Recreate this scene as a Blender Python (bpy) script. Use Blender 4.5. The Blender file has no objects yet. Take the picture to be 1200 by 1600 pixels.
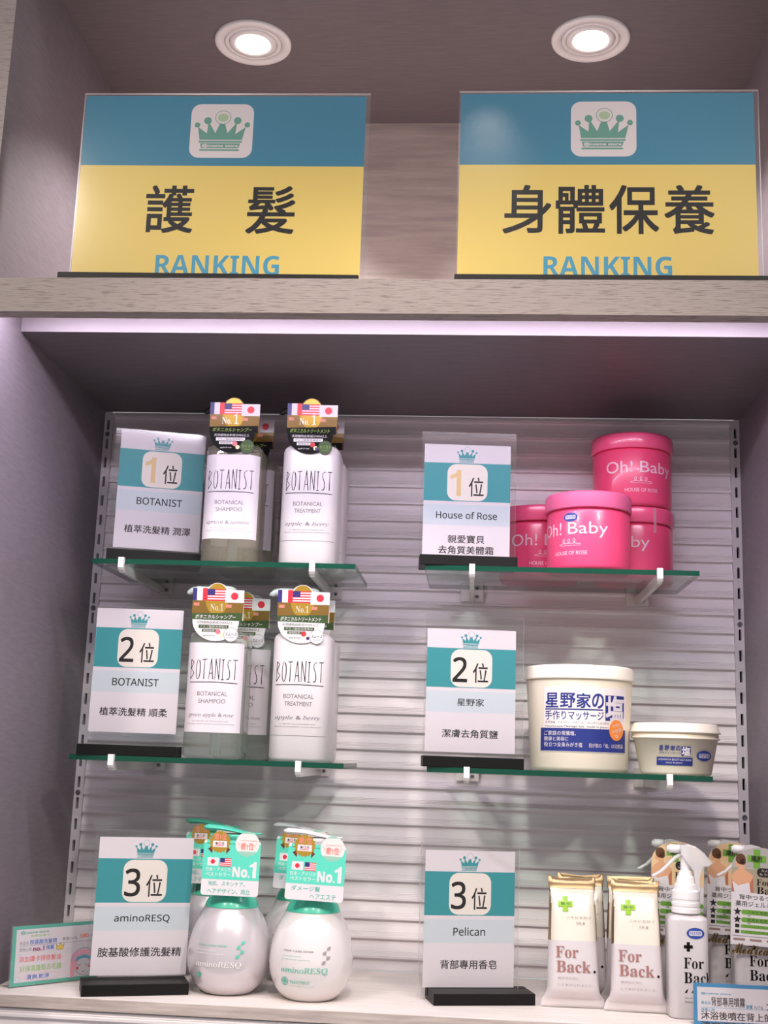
import bpy, math, random
from mathutils import Vector, Matrix
from mathutils.geometry import tessellate_polygon
random.seed(7)
SC = bpy.context.scene
COL = SC.collection
PI = math.pi

# ------------------------------------------------------------------ camera, world, lights, exposure
def look_axes(pitch, yaw, roll):
    cy, sy, cp, sp = math.cos(yaw), math.sin(yaw), math.cos(pitch), math.sin(pitch)
    f = Vector((sy*cp, cy*cp, sp)); r = Vector((cy, -sy, 0)); u = r.cross(f)
    c, s = math.cos(roll), math.sin(roll)
    return c*r + s*u, -s*r + c*u, f
cam = bpy.data.cameras.new('camera'); camo = bpy.data.objects.new('camera', cam); COL.objects.link(camo)
r_, u_, f_ = look_axes(0.1997, -0.0785, 0.0347)
camo.matrix_world = Matrix(((r_.x, u_.x, -f_.x, 0.0795), (r_.y, u_.y, -f_.y, -1.4726), (r_.z, u_.z, -f_.z, -0.4067), (0, 0, 0, 1)))
cam.sensor_fit = 'VERTICAL'; cam.sensor_height = 36.0; cam.lens = 1882.7/1600*36.0
cam.clip_start = 0.05; cam.clip_end = 50
SC.camera = camo

world = bpy.data.worlds.new('store_ambient'); SC.world = world; world.use_nodes = True
wb = world.node_tree.nodes['Background']; wb.inputs[0].default_value = (0.80, 0.765, 0.78, 1); wb.inputs[1].default_value = 0.80

def lamp(name, kind, loc, target, power, color=(1, 1, 1), **k):
    L = bpy.data.lights.new(name, kind); L.energy = power; L.color = color
    for a, v in k.items(): setattr(L, a, v)
    o = bpy.data.objects.new(name, L); COL.objects.link(o); o.location = loc
    d = Vector(target) - Vector(loc)
    o.rotation_euler = d.to_track_quat('-Z', 'Y').to_euler()
    return o
# the shop's ceiling lights in front of the display
lamp('store_ceiling_panel', 'AREA', (0.15, -1.45, 1.60), (0, -0.2, -0.3), 20, (1.0, 0.93, 0.92), shape='RECTANGLE', size=1.8, size_y=0.7)
lamp('store_spot', 'SPOT', (-0.95, -1.75, 0.86), (-0.1, -0.1, -0.55), 74, (1.0, 0.92, 0.84), spot_size=0.62, spot_blend=0.6, shadow_soft_size=0.07)
lamp('store_spot', 'SPOT', (0.98, -1.85, 0.86), (0.05, -0.1, -0.55), 74, (1.0, 0.92, 0.84), spot_size=0.62, spot_blend=0.6, shadow_soft_size=0.07)
lamp('store_spot', 'SPOT', (0.10, -1.62, 0.92), (0.0, -0.2, -0.60), 74, (1.0, 0.92, 0.84), spot_size=0.62, spot_blend=0.6, shadow_soft_size=0.07)

SC.view_settings.view_transform = 'Standard'; SC.view_settings.look = 'None'
SC.view_settings.gamma = 1.0; SC.view_settings.use_curve_mapping = False
SC.view_settings.exposure = -0.38
SC.cycles.use_denoising = True
SC.cycles.transparent_max_bounces = 32
SC.cycles.max_bounces = 10
SC.cycles.caustics_reflective = False; SC.cycles.caustics_refractive = False

# ------------------------------------------------------------------ materials
def lin(c):
    return tuple(((v/255)/12.92 if v/255 <= 0.04045 else ((v/255+0.055)/1.055)**2.4) for v in c)
MATS = {}
def mat(name, rgb=(200, 200, 200), rough=0.5, metal=0.0, coat=0.0, emit=None, estr=0.0, spec=0.5, sss=0.0):
    if name in MATS: return MATS[name]
    m = bpy.data.materials.new(name); m.use_nodes = True
    b = m.node_tree.nodes['Principled BSDF']
    b.inputs['Base Color'].default_value = (*lin(rgb), 1)
    b.inputs['Roughness'].default_value = rough; b.inputs['Metallic'].default_value = metal
    b.inputs['Coat Weight'].default_value = coat; b.inputs['Coat Roughness'].default_value = 0.05
    b.inputs['Specular IOR Level'].default_value = spec
    if sss:
        b.inputs['Subsurface Weight'].default_value = sss; b.inputs['Subsurface Scale'].default_value = 0.01
    if emit:
        b.inputs['Emission Color'].default_value = (*emit, 1); b.inputs['Emission Strength'].default_value = estr
    MATS[name] = m; return m
def clear(name, tint, ior=1.49, rough=0.02, haze=0.0, haze_rgb=(230, 230, 230)):
    """thin clear plastic / glass: tinted transparency plus fresnel gloss, optionally some milky scatter"""
    if name in MATS: return MATS[name]
    m = bpy.data.materials.new(name); m.use_nodes = True; nt = m.node_tree; nt.nodes.clear()
    out = nt.nodes.new('ShaderNodeOutputMaterial'); tr = nt.nodes.new('ShaderNodeBsdfTransparent')
    gl = nt.nodes.new('ShaderNodeBsdfGlossy'); fr = nt.nodes.new('ShaderNodeFresnel'); mx = nt.nodes.new('ShaderNodeMixShader')
    tr.inputs[0].default_value = (*tint, 1); gl.inputs['Roughness'].default_value = rough; fr.inputs[0].default_value = ior
    src = tr.outputs[0]
    if haze:
        df = nt.nodes.new('ShaderNodeBsdfDiffuse'); df.inputs[0].default_value = (*lin(haze_rgb), 1)
        tl = nt.nodes.new('ShaderNodeBsdfTranslucent'); tl.inputs[0].default_value = (*lin(haze_rgb), 1)
        m1 = nt.nodes.new('ShaderNodeMixShader'); m1.inputs[0].default_value = 0.25
        nt.links.new(df.outputs[0], m1.inputs[1]); nt.links.new(tl.outputs[0], m1.inputs[2])
        m0 = nt.nodes.new('ShaderNodeMixShader'); m0.inputs[0].default_value = haze
        nt.links.new(src, m0.inputs[1]); nt.links.new(m1.outputs[0], m0.inputs[2]); src = m0.outputs[0]
    gm = nt.nodes.new('ShaderNodeNewGeometry'); ml = nt.nodes.new('ShaderNodeMath'); sb = nt.nodes.new('ShaderNodeMath')   # thin sheet: gloss on the outer face only
    sb.operation = 'SUBTRACT'; sb.inputs[0].default_value = 1.0; ml.operation = 'MULTIPLY'
    f2 = nt.nodes.new('ShaderNodeMath'); f2.operation = 'MULTIPLY'; f2.inputs[1].default_value = 2.0; f1 = nt.nodes.new('ShaderNodeMath'); f1.inputs[1].default_value = 1.0; fd = nt.nodes.new('ShaderNodeMath'); fd.operation = 'DIVIDE'
    nt.links.new(fr.outputs[0], f2.inputs[0]); nt.links.new(fr.outputs[0], f1.inputs[0]); nt.links.new(f2.outputs[0], fd.inputs[0]); nt.links.new(f1.outputs[0], fd.inputs[1])
    nt.links.new(gm.outputs['Backfacing'], sb.inputs[1]); nt.links.new(fd.outputs[0], ml.inputs[0]); nt.links.new(sb.outputs[0], ml.inputs[1])
    nt.links.new(ml.outputs[0], mx.inputs[0]); nt.links.new(src, mx.inputs[1]); nt.links.new(gl.outputs[0], mx.inputs[2])
    nt.links.new(mx.outputs[0], out.inputs[0]); MATS[name] = m; return m
def grain(name, c1, c2, scale, rough=0.5, bump=0.15, dist=0.0006, lo=0.35, hi=0.65, detail=4):
    """wood / laminate: noise stretched by per-axis scales, colour ramp and bump"""
    if name in MATS: return MATS[name]
    m = bpy.data.materials.new(name); m.use_nodes = True; nt = m.node_tree; b = nt.nodes['Principled BSDF']
    tc = nt.nodes.new('ShaderNodeTexCoord'); mp = nt.nodes.new('ShaderNodeMapping'); nz = nt.nodes.new('ShaderNodeTexNoise')
    rp = nt.nodes.new('ShaderNodeValToRGB'); bp = nt.nodes.new('ShaderNodeBump')
    mp.inputs['Scale'].default_value = scale; nz.inputs['Scale'].default_value = 1.0; nz.inputs['Detail'].default_value = detail
    nz.inputs['Roughness'].default_value = 0.6
    rp.color_ramp.elements[0].position = lo; rp.color_ramp.elements[0].color = (*lin(c1), 1)
    rp.color_ramp.elements[1].position = hi; rp.color_ramp.elements[1].color = (*lin(c2), 1)
    bp.inputs['Strength'].default_value = bump; bp.inputs['Distance'].default_value = dist
    L = nt.links
    L.new(tc.outputs['Object'], mp.inputs[0]); L.new(mp.outputs[0], nz.inputs['Vector']); L.new(nz.outputs[0], rp.inputs[0])
    L.new(rp.outputs[0], b.inputs['Base Color']); L.new(nz.outputs[0], bp.inputs['Height']); L.new(bp.outputs[0], b.inputs['Normal'])
    b.inputs['Roughness'].default_value = rough; MATS[name] = m; return m

LAM = grain('grey_laminate', (116, 106, 113), (124, 114, 121), (40, 40, 260), 0.55, 0.06, 0.0003)
LAMC = grain('grey_laminate_ceiling', (104, 95, 99), (113, 103, 107), (30, 300, 300), 0.55, 0.06, 0.0003)
OAK = grain('grey_oak_veneer', (104, 92, 88), (148, 135, 130), (48, 400, 900), 0.6, 0.6, 0.0008, 0.33, 0.47, 3)
PALE = grain('pale_wood_veneer', (168, 154, 150), (192, 179, 173), (9, 9, 90), 0.55, 0.05, 0.0003)
SHELFW = grain('white_wood_veneer', (214, 204, 198), (228, 219, 212), (9, 110, 110), 0.5, 0.05, 0.0003)
SHELFE = grain('white_wood_edge', (170, 156, 150), (200, 186, 178), (20, 200, 260), 0.6, 0.1, 0.0004)
PANEL = mat('slat_panel_white', (230, 222, 224), 0.45)
RAIL = mat('slotted_rail_white', (205, 198, 203), 0.4)
DARK = mat('slot_shade_black', (6, 5, 6), 0.9, spec=0.0)
SCREW = mat('screw_steel', (120, 118, 125), 0.35, 0.8)
WHITEP = mat('white_plastic', (232, 228, 228), 0.35)
WPAPER = mat('white_paper', (220, 211, 216), 0.6)
BLACKP = mat('black_plastic', (18, 16, 16), 0.45, spec=0.2)
ACR = clear('clear_acrylic', (0.985, 0.985, 0.985), 1.42, 0.11)
ACRE = clear('clear_acrylic_edge', (0.95, 0.95, 0.95), 1.49, 0.12, 0.6, (245, 240, 240))
GLS = clear('green_tint_glass', (0.82, 0.93, 0.88), 1.52)
GLSE = mat('glass_edge_green', (1, 68, 50), 0.22)
BRK = clear('milky_bracket', (0.95, 0.95, 0.93), 1.45, 0.15, 0.80, (246, 242, 238))
BRKF = mat('bracket_white_tip', (235, 230, 228), 0.3)
TEAL = mat('print_teal', (40, 142, 148), 0.5)
TEALB = mat('print_blue_teal', (8, 120, 152), 0.5)
YEL = mat('print_yellow', (232, 200, 96), 0.5)
CREAM = mat('print_cream', (232, 222, 212), 0.5)
PINKW = mat('print_pale_white', (226, 212, 212), 0.5)
CROWN = mat('print_crown_green', (86, 150, 132), 0.5)
GREYB = mat('print_grey_band', (200, 208, 214), 0.5)
INK = mat('print_ink', (20, 15, 15), 0.5, spec=0.15)
INKG = mat('print_grey_ink', (112, 106, 112), 0.5, spec=0.2)
RANK = mat('print_blue', (36, 146, 182), 0.5)
GOLDI = mat('print_gold_beige', (222, 190, 132), 0.5)
PALEG = mat('print_pale_green', (170, 190, 150), 0.5)

# ------------------------------------------------------------------ mesh builder
class MB:
    def __init__(s): s.v = []; s.f = []; s.m = []; s.sm = []; s.mats = []
    def mi(s, m):
        if m not in s.mats: s.mats.append(m)
        return s.mats.index(m)
    def face(s, idx, m, smooth=False): s.f.append(tuple(idx)); s.m.append(s.mi(m)); s.sm.append(smooth)
    def add(s, pts): n = len(s.v); s.v += [tuple(p) for p in pts]; return n
    def box(s, x0, x1, y0, y1, z0, z1, m, xf=None, mats=None):
        P = [(x, y, z) for z in (z0, z1) for y in (y0, y1) for x in (x0, x1)]
        if xf: P = [xf(p) for p in P]
        n = s.add(P); d = mats or {}
        for k, q in (('b', (0, 2, 3, 1)), ('t', (4, 5, 7, 6)), ('f', (0, 1, 5, 4)), ('k', (2, 6, 7, 3)), ('l', (0, 4, 6, 2)), ('r', (1, 3, 7, 5))):
            s.face([n+i for i in q], d.get(k, m))
    def loft(s, rings, m, cap0=True, cap1=True, smooth=True, mats=None):
        k = len(rings[0]); n = s.add([p for r in rings for p in r])
        for i in range(len(rings)-1):
            mm = mats[i] if mats else m
            for j in range(k):
                a, b = n+i*k+j, n+i*k+(j+1) % k
                s.face((a, b, b+k, a+k), mm, smooth)
        if cap0: s.face([n+j for j in reversed(range(k))], mats[0] if mats else m)
        if cap1: s.face([n+(len(rings)-1)*k+j for j in range(k)], mats[-1] if mats else m)
    def lathe(s, prof, m, seg=48, mats=None, smooth=True, c=(0, 0, 0), cap0=True, cap1=True):
        s.loft([[(c[0]+r*math.cos(2*PI*j/seg), c[1]+r*math.sin(2*PI*j/seg), c[2]+z) for j in range(seg)] for r, z in prof], m, cap0, cap1, smooth, mats)
    def tube(s, pts, radii, m, seg=12, smooth=True, flat=1.0):
        rings = []
        for i, p in enumerate(pts):
            p = Vector(p); a = Vector(pts[max(0, i-1)]); b = Vector(pts[min(len(pts)-1, i+1)]); d = (b-a).normalized()
            e1 = d.cross(Vector((0, 1, 0)) if abs(d.y) < 0.9 else Vector((1, 0, 0))).normalized(); e2 = d.cross(e1)
            r = radii[i] if isinstance(radii, (list, tuple)) else radii
            rings.append([tuple(p + e1*r*flat*math.cos(2*PI*j/seg) + e2*r*math.sin(2*PI*j/seg)) for j in range(seg)])
        s.loft(rings, m, True, True, smooth)
    def prism(s, poly, m, a0, a1, axis='y', msides=None):
        """extrude a 2-D polygon: axis y -> polygon in (x, z); axis x -> polygon in (y, z); axis z -> (x, y)"""
        def P(p, a): return (p[0], a, p[1]) if axis == 'y' else ((a, p[0], p[1]) if axis == 'x' else (p[0], p[1], a))
        k = len(poly); n = s.add([P(p, a0) for p in poly] + [P(p, a1) for p in poly])
        for j in range(k):
            s.face((n+j, n+(j+1) % k, n+k+(j+1) % k, n+k+j), msides or m)
        for t in tessellate_polygon([[Vector((p[0], p[1], 0)) for p in poly]]):
            s.face([n+i for i in t], m); s.face([n+k+i for i in reversed(t)], m)
    def build(s, name, parent=None, loc=None, bevel=0, angle=40):
        me = bpy.data.meshes.new(name); me.from_pydata(s.v, [], s.f)
        for m in s.mats: me.materials.append(m)
        me.polygons.foreach_set('material_index', s.m); me.polygons.foreach_set('use_smooth', s.sm); me.update()
        import bmesh
        bm = bmesh.new(); bm.from_mesh(me); bmesh.ops.recalc_face_normals(bm, faces=bm.faces) if not getattr(s, 'keep', False) else None
        bm.to_mesh(me); bm.free()
        o = bpy.data.objects.new(name, me); COL.objects.link(o)
        if parent: o.parent = parent
        if loc: o.location = loc
        if bevel:
            b = o.modifiers.new('edge', 'BEVEL'); b.width = bevel; b.segments = 2; b.limit_method = 'ANGLE'; b.angle_limit = math.radians(angle)
        return o

# ------------------------------------------------------------------ text and flat print
TXT = {}
def text_tris(body, bold=0.0):
    key = (body, bold)
    if key not in TXT:
        c = bpy.data.curves.new('t', 'FONT'); c.body = body; c.size = 1; c.resolution_u = 3; c.offset = bold
        o = bpy.data.objects.new('t', c); COL.objects.link(o)
        ev = o.evaluated_get(bpy.context.evaluated_depsgraph_get()); me = ev.to_mesh(); me.calc_loop_triangles()
        co = [(v.co.x, v.co.y) for v in me.vertices]
        T = [tuple(co[i] for i in t.vertices) for t in me.loop_triangles]
        ev.to_mesh_clear(); bpy.data.objects.remove(o); bpy.data.curves.remove(c)
        xs = [p[0] for t in T for p in t]; ys = [p[1] for t in T for p in t]
        TXT[key] = (T, min(xs), max(xs), min(ys), max(ys))
    return TXT[key]
FACE = {'sans': (0x1D5A0, 0x1D5BA, 0x1D7E2), 'bold': (0x1D5D4, 0x1D5EE, 0x1D7EC), 'serif': (0x1D400, 0x1D41A, 0x1D7CE), 'italic': (0x1D434, 0x1D44E, None), 'script': (0x1D4D0, 0x1D4EA, None)}
def face_chars(body, face):
    """the same letters in another type face (Unicode keeps sans, serif, italic and script alphabets)"""
    U, L, N = FACE[face]; out = ''
    for c in body:
        if face == 'italic' and c == 'h': out += chr(0x210E)
        elif 'A' <= c <= 'Z': out += chr(U+ord(c)-65)
        elif 'a' <= c <= 'z': out += chr(L+ord(c)-97)
        elif '0' <= c <= '9' and N: out += chr(N+ord(c)-48)
        else: out += c
    return out
def ell(cx, cy, rx, ry, a0=0, a1=360, n=32):
    k = n if abs(a1-a0) >= 360 else n+1
    return [(cx+rx*math.cos(math.radians(a0+(a1-a0)*i/n)), cy+ry*math.sin(math.radians(a0+(a1-a0)*i/n))) for i in range(k)]
def rrect_pts(x0, y0, x1, y1, r, n=6):
    P = []
    for cx, cy, a in ((x1-r, y1-r, 0), (x0+r, y1-r, 90), (x0+r, y0+r, 180), (x1-r, y0+r, 270)):
        P += ell(cx, cy, r, r, a, a+90, n)
    return P
class Print:
    """2-D print laid out in metres, later wrapped on to a surface"""
    def __init__(s): s.t = []
    def tri(s, a, b, c, m, l): s.t.append((a, b, c, m, l))
    def poly(s, pts, m, l=1):
        for t in tessellate_polygon([[Vector((p[0], p[1], 0)) for p in pts]]): s.tri(pts[t[0]], pts[t[1]], pts[t[2]], m, l)
    def rect(s, x0, y0, x1, y1, m, l=1): s.poly([(x0, y0), (x1, y0), (x1, y1), (x0, y1)], m, l)
    def rrect(s, x0, y0, x1, y1, r, m, l=1): s.poly(rrect_pts(x0, y0, x1, y1, r), m, l)
    def disc(s, cx, cy, rx, m, l=1, ry=None, n=32): s.poly(ell(cx, cy, rx, ry or rx, 0, 360, n), m, l)
    def ring(s, cx, cy, rxo, ryo, rxi, ryi, m, l=1, a0=0, a1=360, n=24):
        A = [math.radians(a0+(a1-a0)*i/n) for i in range(n+1)]
        for a, b in zip(A, A[1:]):
            o1, o2 = (cx+rxo*math.cos(a), cy+ryo*math.sin(a)), (cx+rxo*math.cos(b), cy+ryo*math.sin(b))
            i1, i2 = (cx+rxi*math.cos(a), cy+ryi*math.sin(a)), (cx+rxi*math.cos(b), cy+ryi*math.sin(b))
            s.tri(o1, o2, i2, m, l); s.tri(o1, i2, i1, m, l)
    def stroke(s, pts, w, m, l=1):
        for i, (a, b) in enumerate(zip(pts, pts[1:])):
            d = Vector((b[0]-a[0], b[1]-a[1]))
            if d.length < 1e-9: continue
            w0 = w[i] if isinstance(w, (list, tuple)) else w; w1 = w[i+1] if isinstance(w, (list, tuple)) else w
            n = Vector((-d.y, d.x)).normalized()/2
            p = [(a[0]-n.x*w0, a[1]-n.y*w0), (b[0]-n.x*w1, b[1]-n.y*w1), (b[0]+n.x*w1, b[1]+n.y*w1), (a[0]+n.x*w0, a[1]+n.y*w0)]
            s.tri(p[0], p[1], p[2], m, l); s.tri(p[0], p[2], p[3], m, l)
    def text(s, body, x0, y0, x1=None, y1=None, m=None, l=2, bold=0.0, shear=0.0, align='c', rot=0.0, face=None):
        """fit the text's bounding box into x0..x1, y0..y1; with x1 None it keeps its proportions, aligned on x0"""
        if face: body = face_chars(body, face)
        T, a, b, c, d = text_tris(body)
        sy = (y1-y0)/(d-c)
        if x1 is None:
            sx = sy; w = (b-a)*sx; x0 = x0 - (w/2 if align == 'c' else (w if align == 'r' else 0)); x1 = x0+w
        else: sx = (x1-x0)/(b-a)
        cx, cy = (x0+x1)/2, (y0+y1)/2; cr, sr = math.cos(rot), math.sin(rot)
        def f(p):
            u = x0+(p[0]-a)*sx; v = y0+(p[1]-c)*sy; u += (v-y0)*shear
            if rot: u, v = cx+(u-cx)*cr-(v-cy)*sr, cy+(u-cx)*sr+(v-cy)*cr
            return (u, v)
        e = bold*(1.0 if len(body) > 1 or ord(body[0]) > 0x2000 else 1.0)
        for k, (dx, dy) in enumerate(((0, 0),) if not bold else ((-e, -e), (e, -e), (-e, e), (e, e), (0, 0))):      # heavier weights are struck several times, a hair apart
            for t in T: s.tri(f((t[0][0]+dx, t[0][1]+dy)), f((t[1][0]+dx, t[1][1]+dy)), f((t[2][0]+dx, t[2][1]+dy)), m, l+0.15*k)
    def emit(s, mb, mapper, maxedge=None, off=0.00012, step=0.00010):
        for a, b, c, m, l in s.t:
            st = [(a, b, c)]
            while st:
                p = st.pop()
                if maxedge:
                    e = [abs(p[i][0]-p[(i+1) % 3][0]) for i in range(3)]; k = e.index(max(e))
                    if e[k] > maxedge:
                        q0, q1, q2 = p[k], p[(k+1) % 3], p[(k+2) % 3]; mid = ((q0[0]+q1[0])/2, (q0[1]+q1[1])/2)
                        st += [(q0, mid, q2), (mid, q1, q2)]; continue
                ar = (p[1][0]-p[0][0])*(p[2][1]-p[0][1])-(p[2][0]-p[0][0])*(p[1][1]-p[0][1])
                if abs(ar) < 1e-13: continue
                if ar < 0: p = (p[0], p[2], p[1])
                n = mb.add([mapper(u, v, off+step*l) for u, v in p]); mb.face((n, n+1, n+2), m)
def flat_map(y0, ox=0, oz=0): return lambda u, v, o: (ox+u, y0-o, oz+v)
def cyl_map(r, a0=0.0):
    """arc length around an upright cylinder, a0 turns the print (radians, + = towards +x)"""
    return lambda u, v, o: ((r+o)*math.sin(u/r+a0), -(r+o)*math.cos(u/r+a0), v)
def rev_map(rz):
    """u is the width seen from the front, on a surface of revolution of radius rz(v)"""
    def f(u, v, o):
        r = rz(v); a = math.asin(max(-1, min(1, u/r))); o += 0.0004
        return ((r+o)*math.sin(a), -(r+o)*math.cos(a), v)
    return f
def interp(tab):
    def f(z):
        if z <= tab[0][1]: return tab[0][0]
        for (r0, z0), (r1, z1) in zip(tab, tab[1:]):
            if z <= z1: return r0+(r1-r0)*(z-z0)/(z1-z0+1e-12)
        return tab[-1][0]
    return f
def spline(tab, n=8):
    out = []
    for i in range(len(tab)-1):
        p0, p1, p2, p3 = tab[max(0, i-1)], tab[i], tab[i+1], tab[min(len(tab)-1, i+2)]
        for k in range(n):
            t = k/n
            out.append(tuple(0.5*((2*p1[j])+(-p0[j]+p2[j])*t+(2*p0[j]-5*p1[j]+4*p2[j]-p3[j])*t*t+(-p0[j]+3*p1[j]-3*p2[j]+p3[j])*t**3) for j in range(2)))
    return out+[tab[-1]]

# ------------------------------------------------------------------ things
def thing(name, label, cat, loc=(0, 0, 0), yaw=0.0, group=None):
    o = bpy.data.objects.new(name, None); COL.objects.link(o); o.empty_display_size = 0.02
    o.location = loc; o.rotation_euler = (0, 0, math.radians(yaw)); return tag(o, label, cat, group)
def tag(o, label, cat, group=None):
    o['label'] = label; o['category'] = cat
    if group: o['group'] = group
    return o
def dup(root, label, loc, yaw=None):
    def cp(o, par):
        c = o.copy(); COL.objects.link(c)
        if par: c.parent = par
        for ch in list(o.children): cp(ch, c)
        return c
    r = cp(root, None); r.location = loc; r['label'] = label
    if yaw is not None: r.rotation_euler = (0, 0, math.radians(yaw))
    return r
def structure(o): o['kind'] = 'structure'; return o

XW, ZC, ZT, ZB, YF = 0.402, 0.423, 0.0388, -0.651, -0.395   # side walls, ceiling, upper board top, lower shelf top, cabinet front

# ------------------------------------------------------------------ cabinet
for nm, sx in (('wall_left', -1), ('wall_right', 1)):
    b = MB(); x0, x1 = sorted((sx*XW, sx*(XW+0.030)))
    b.box(x0, x1, YF, 0.03, -0.95, ZC, LAM, mats={'f': OAK}); structure(b.build(nm))
b = MB(); b.box(-XW-0.03, XW+0.03, YF, 0.03, ZC, ZC+0.03, LAMC, mats={'f': OAK}); structure(b.build('ceiling'))
b = MB(); b.box(-XW, XW, 0.0, 0.03, ZT, ZC, PALE); structure(b.build('wall_back'))

up = thing('upper_shelf', 'thick grey wood shelf board carrying the two large signs', 'shelf', (0, -0.2, 0.0))
b = MB(); b.box(-XW, XW, YF, YF+0.018, 0.004, ZT, OAK); b.build('fascia', up, (0, 0.2, 0))
b = MB()
b.box(-XW, XW, -0.300, 0.0, 0.0175, ZT, LAMC, mats={'t': PALE, 'f': mat('recess_grey', (152, 143, 149), 0.5)})
b.box(-XW, XW, YF+0.018, -0.300, ZT-0.004, ZT, LAMC, mats={'t': PALE, 'b': WHITEP}); b.build('shelf_box', up, (0, 0.2, 0))

led = thing('led_strip_light', 'cool white light strip hidden behind the front edge of upper shelf', 'light', (0, -0.372, 0.0355))
b = MB(); b.box(-0.385, 0.385, -0.005, 0.005, -0.0015, 0.0004, mat('led_diffuser', (240, 240, 255), 0.4, emit=(0.88, 0.82, 1.0), estr=150)); b.build('diffuser', led)
b = MB(); b.box(-0.387, 0.387, -0.0065, 0.0065, 0.0004, 0.0015, WHITEP); b.build('housing', led)

low = thing('lower_shelf', 'pale wood shelf board at the bottom of the slatted back panel', 'shelf', (0, -0.118, ZB))
b = MB(); b.box(-XW+0.0003, XW-0.0003, -0.117, 0.112, -0.012, 0, SHELFW, mats={'f': SHELFE}); b.build('board', low, bevel=0.0008)

# slatted back panel: one period of the extruded profile repeated downwards
P = 0.0216
def slat_mesh(b, x0, x1, ztop, zbot, zphase, yo):
    per = [(0.0, 0.0), (0.0, 0.0036), (-0.0022, 0.0038), (-0.0075, 0.0030), (-0.0130, 0.0014), (-0.0140, 0.0009), (-0.0142, 0.0015), (-0.0157, 0.0007),
           (-0.0159, 0.0013), (-0.0174, 0.0004), (-0.0176, 0.0010), (-0.0191, 0.0000), (-0.0216, 0.0)]
    pts = []; k = math.floor((ztop-zphase)/P)+1
    z0 = zphase+(k)*P
    while z0 > zbot-P:
        for dz, y in per[:-1]:
            z = z0+dz
            if zbot <= z <= ztop: pts.append((z, yo+y))
        z0 -= P
    pts = [(ztop, pts[0][1])]+pts+[(zbot, pts[-1][1])]
    n = b.add([(x, y, z) for z, y in pts for x in (x0, x1)])
    for i in range(len(pts)-1): b.face((n+2*i, n+2*i+2, n+2*i+3, n+2*i+1), PANEL)
pan = thing('slatted_back_panel', 'white slatted display panel with slotted side rails behind the products', 'panel', (0, 0.0, ZB))
b = MB(); b.keep = True; slat_mesh(b, -0.3905, 0.3905, 0.0172, ZB, -0.18350, 0.0)
b.box(-XW, XW, 0.008, 0.03, ZB, 0.0172, PANEL); b.build('slats', pan, (0, 0, -ZB))
SLOT = 0.025
for sx in (-1, 1):
    xc = sx*0.3969; b = MB(); ya, yb = -0.0012, 0.0078
    xl, xr = sorted((sx*0.3907, sx*0.4019))
    b.box(xl, xc-0.0016, ya, yb, ZB, 0.0165, RAIL); b.box(xc+0.0016, xr, ya, yb, ZB, 0.0165, RAIL)
    b.box(xc-0.0016, xc+0.0016, yb-0.001, yb, ZB, 0.0165, DARK)  # black backing strip: shade inside the slots put into its colour
    z1 = 0.0165
    for i in range(0, 27):
        zc = -SLOT*i; b.box(xc-0.0016, xc+0.0016, ya, yb-0.001, max(ZB, zc+0.0066), z1, RAIL); z1 = zc-0.0066
    rl = b.build('slotted_rail', pan, (0, 0, -ZB))
    for i in (0.5, 9.5, 18.5):
        b = MB(); b.lathe([(0.0031, 0), (0.0031, 0.0007), (0.0020, 0.0011), (0.0017, 0.0005)], SCREW, 20)
        o = b.build('screw', rl, (xc, ya, -SLOT*i)); o.rotation_euler = (PI/2, 0, 0)

lp = thing('lower_slatted_panel', 'white slatted panel front below the bottom wood shelf', 'panel', (0, -0.215, -0.76))
b = MB(); b.keep = True; slat_mesh(b, -0.387, 0.387, -0.6645, -0.80, -0.6720, -0.2325)
b.box(-XW+0.0005, XW-0.0005, -0.226, -0.20, -0.80, -0.6640, PANEL); b.build('slats', lp, (0, 0.215, 0.76))
for sx in (-1, 1):
    b = MB(); xl, xr = sorted((sx*0.388, sx*0.4015)); b.box(xl, xr, -0.234, -0.226, -0.80, -0.6645, RAIL); b.build('end_rail', lp, (0, 0.215, 0.76))

# recessed ceiling lights
def downlight(label, x, y, tilt):
    t = thing('downlight', label, 'ceiling light', (x, y, ZC), 0, 'recessed ceiling lights')
    b = MB(); b.lathe([(0.0455, 0.0), (0.0455, -0.0022), (0.0438, -0.0036), (0.0345, -0.0030), (0.0340, 0.0)], WHITEP, 64, cap0=False, cap1=False); b.build('trim_ring', t)
    b = MB(); b.lathe([(0.0336, 0.0), (0.0336, -0.0026), (0.0290, -0.0026), (0.0286, 0.0)], WHITEP, 64, cap0=False, cap1=False)
    b.lathe([(0.0345, -0.0003), (0.0, -0.0002)], mat('fitting_grey', (150, 142, 146), 0.5), 48, cap0=False, cap1=False); b.build('gimbal_ring', t)
    b = MB(); b.lathe([(0.0282, 0.0), (0.0278, -0.0030), (0.0215, -0.0036), (0.0195, -0.0012)], WHITEP, 48, cap0=False, cap1=False); h = b.build('lamp_holder', t); h.rotation_euler = (0, 0, 0)
    b = MB(); b.lathe([(0.0202, -0.0014), (0.0150, -0.0024), (0.0, -0.0028)], mat('lamp_glow', (255, 255, 255), 0.5, emit=(1.0, 0.95, 0.92), estr=24), 48, cap0=False, cap1=False); b.build('lamp', t)
    L = lamp('downlight_beam', 'SPOT', (x, y, ZC-0.006), (x+tilt[0], y+tilt[1], ZC-1), 20.0, (1.0, 0.95, 0.93), spot_size=1.9, spot_blend=0.5, shadow_soft_size=0.018)
    L.parent = t; L.location = (0, 0, -0.006)
    return t
downlight('round white recessed ceiling light above the sign with two characters', -0.1975, -0.190, (-0.05, 0.05))
downlight('round white recessed ceiling light above the sign with four characters', 0.2015, -0.190, (0.05, 0.05))

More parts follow.
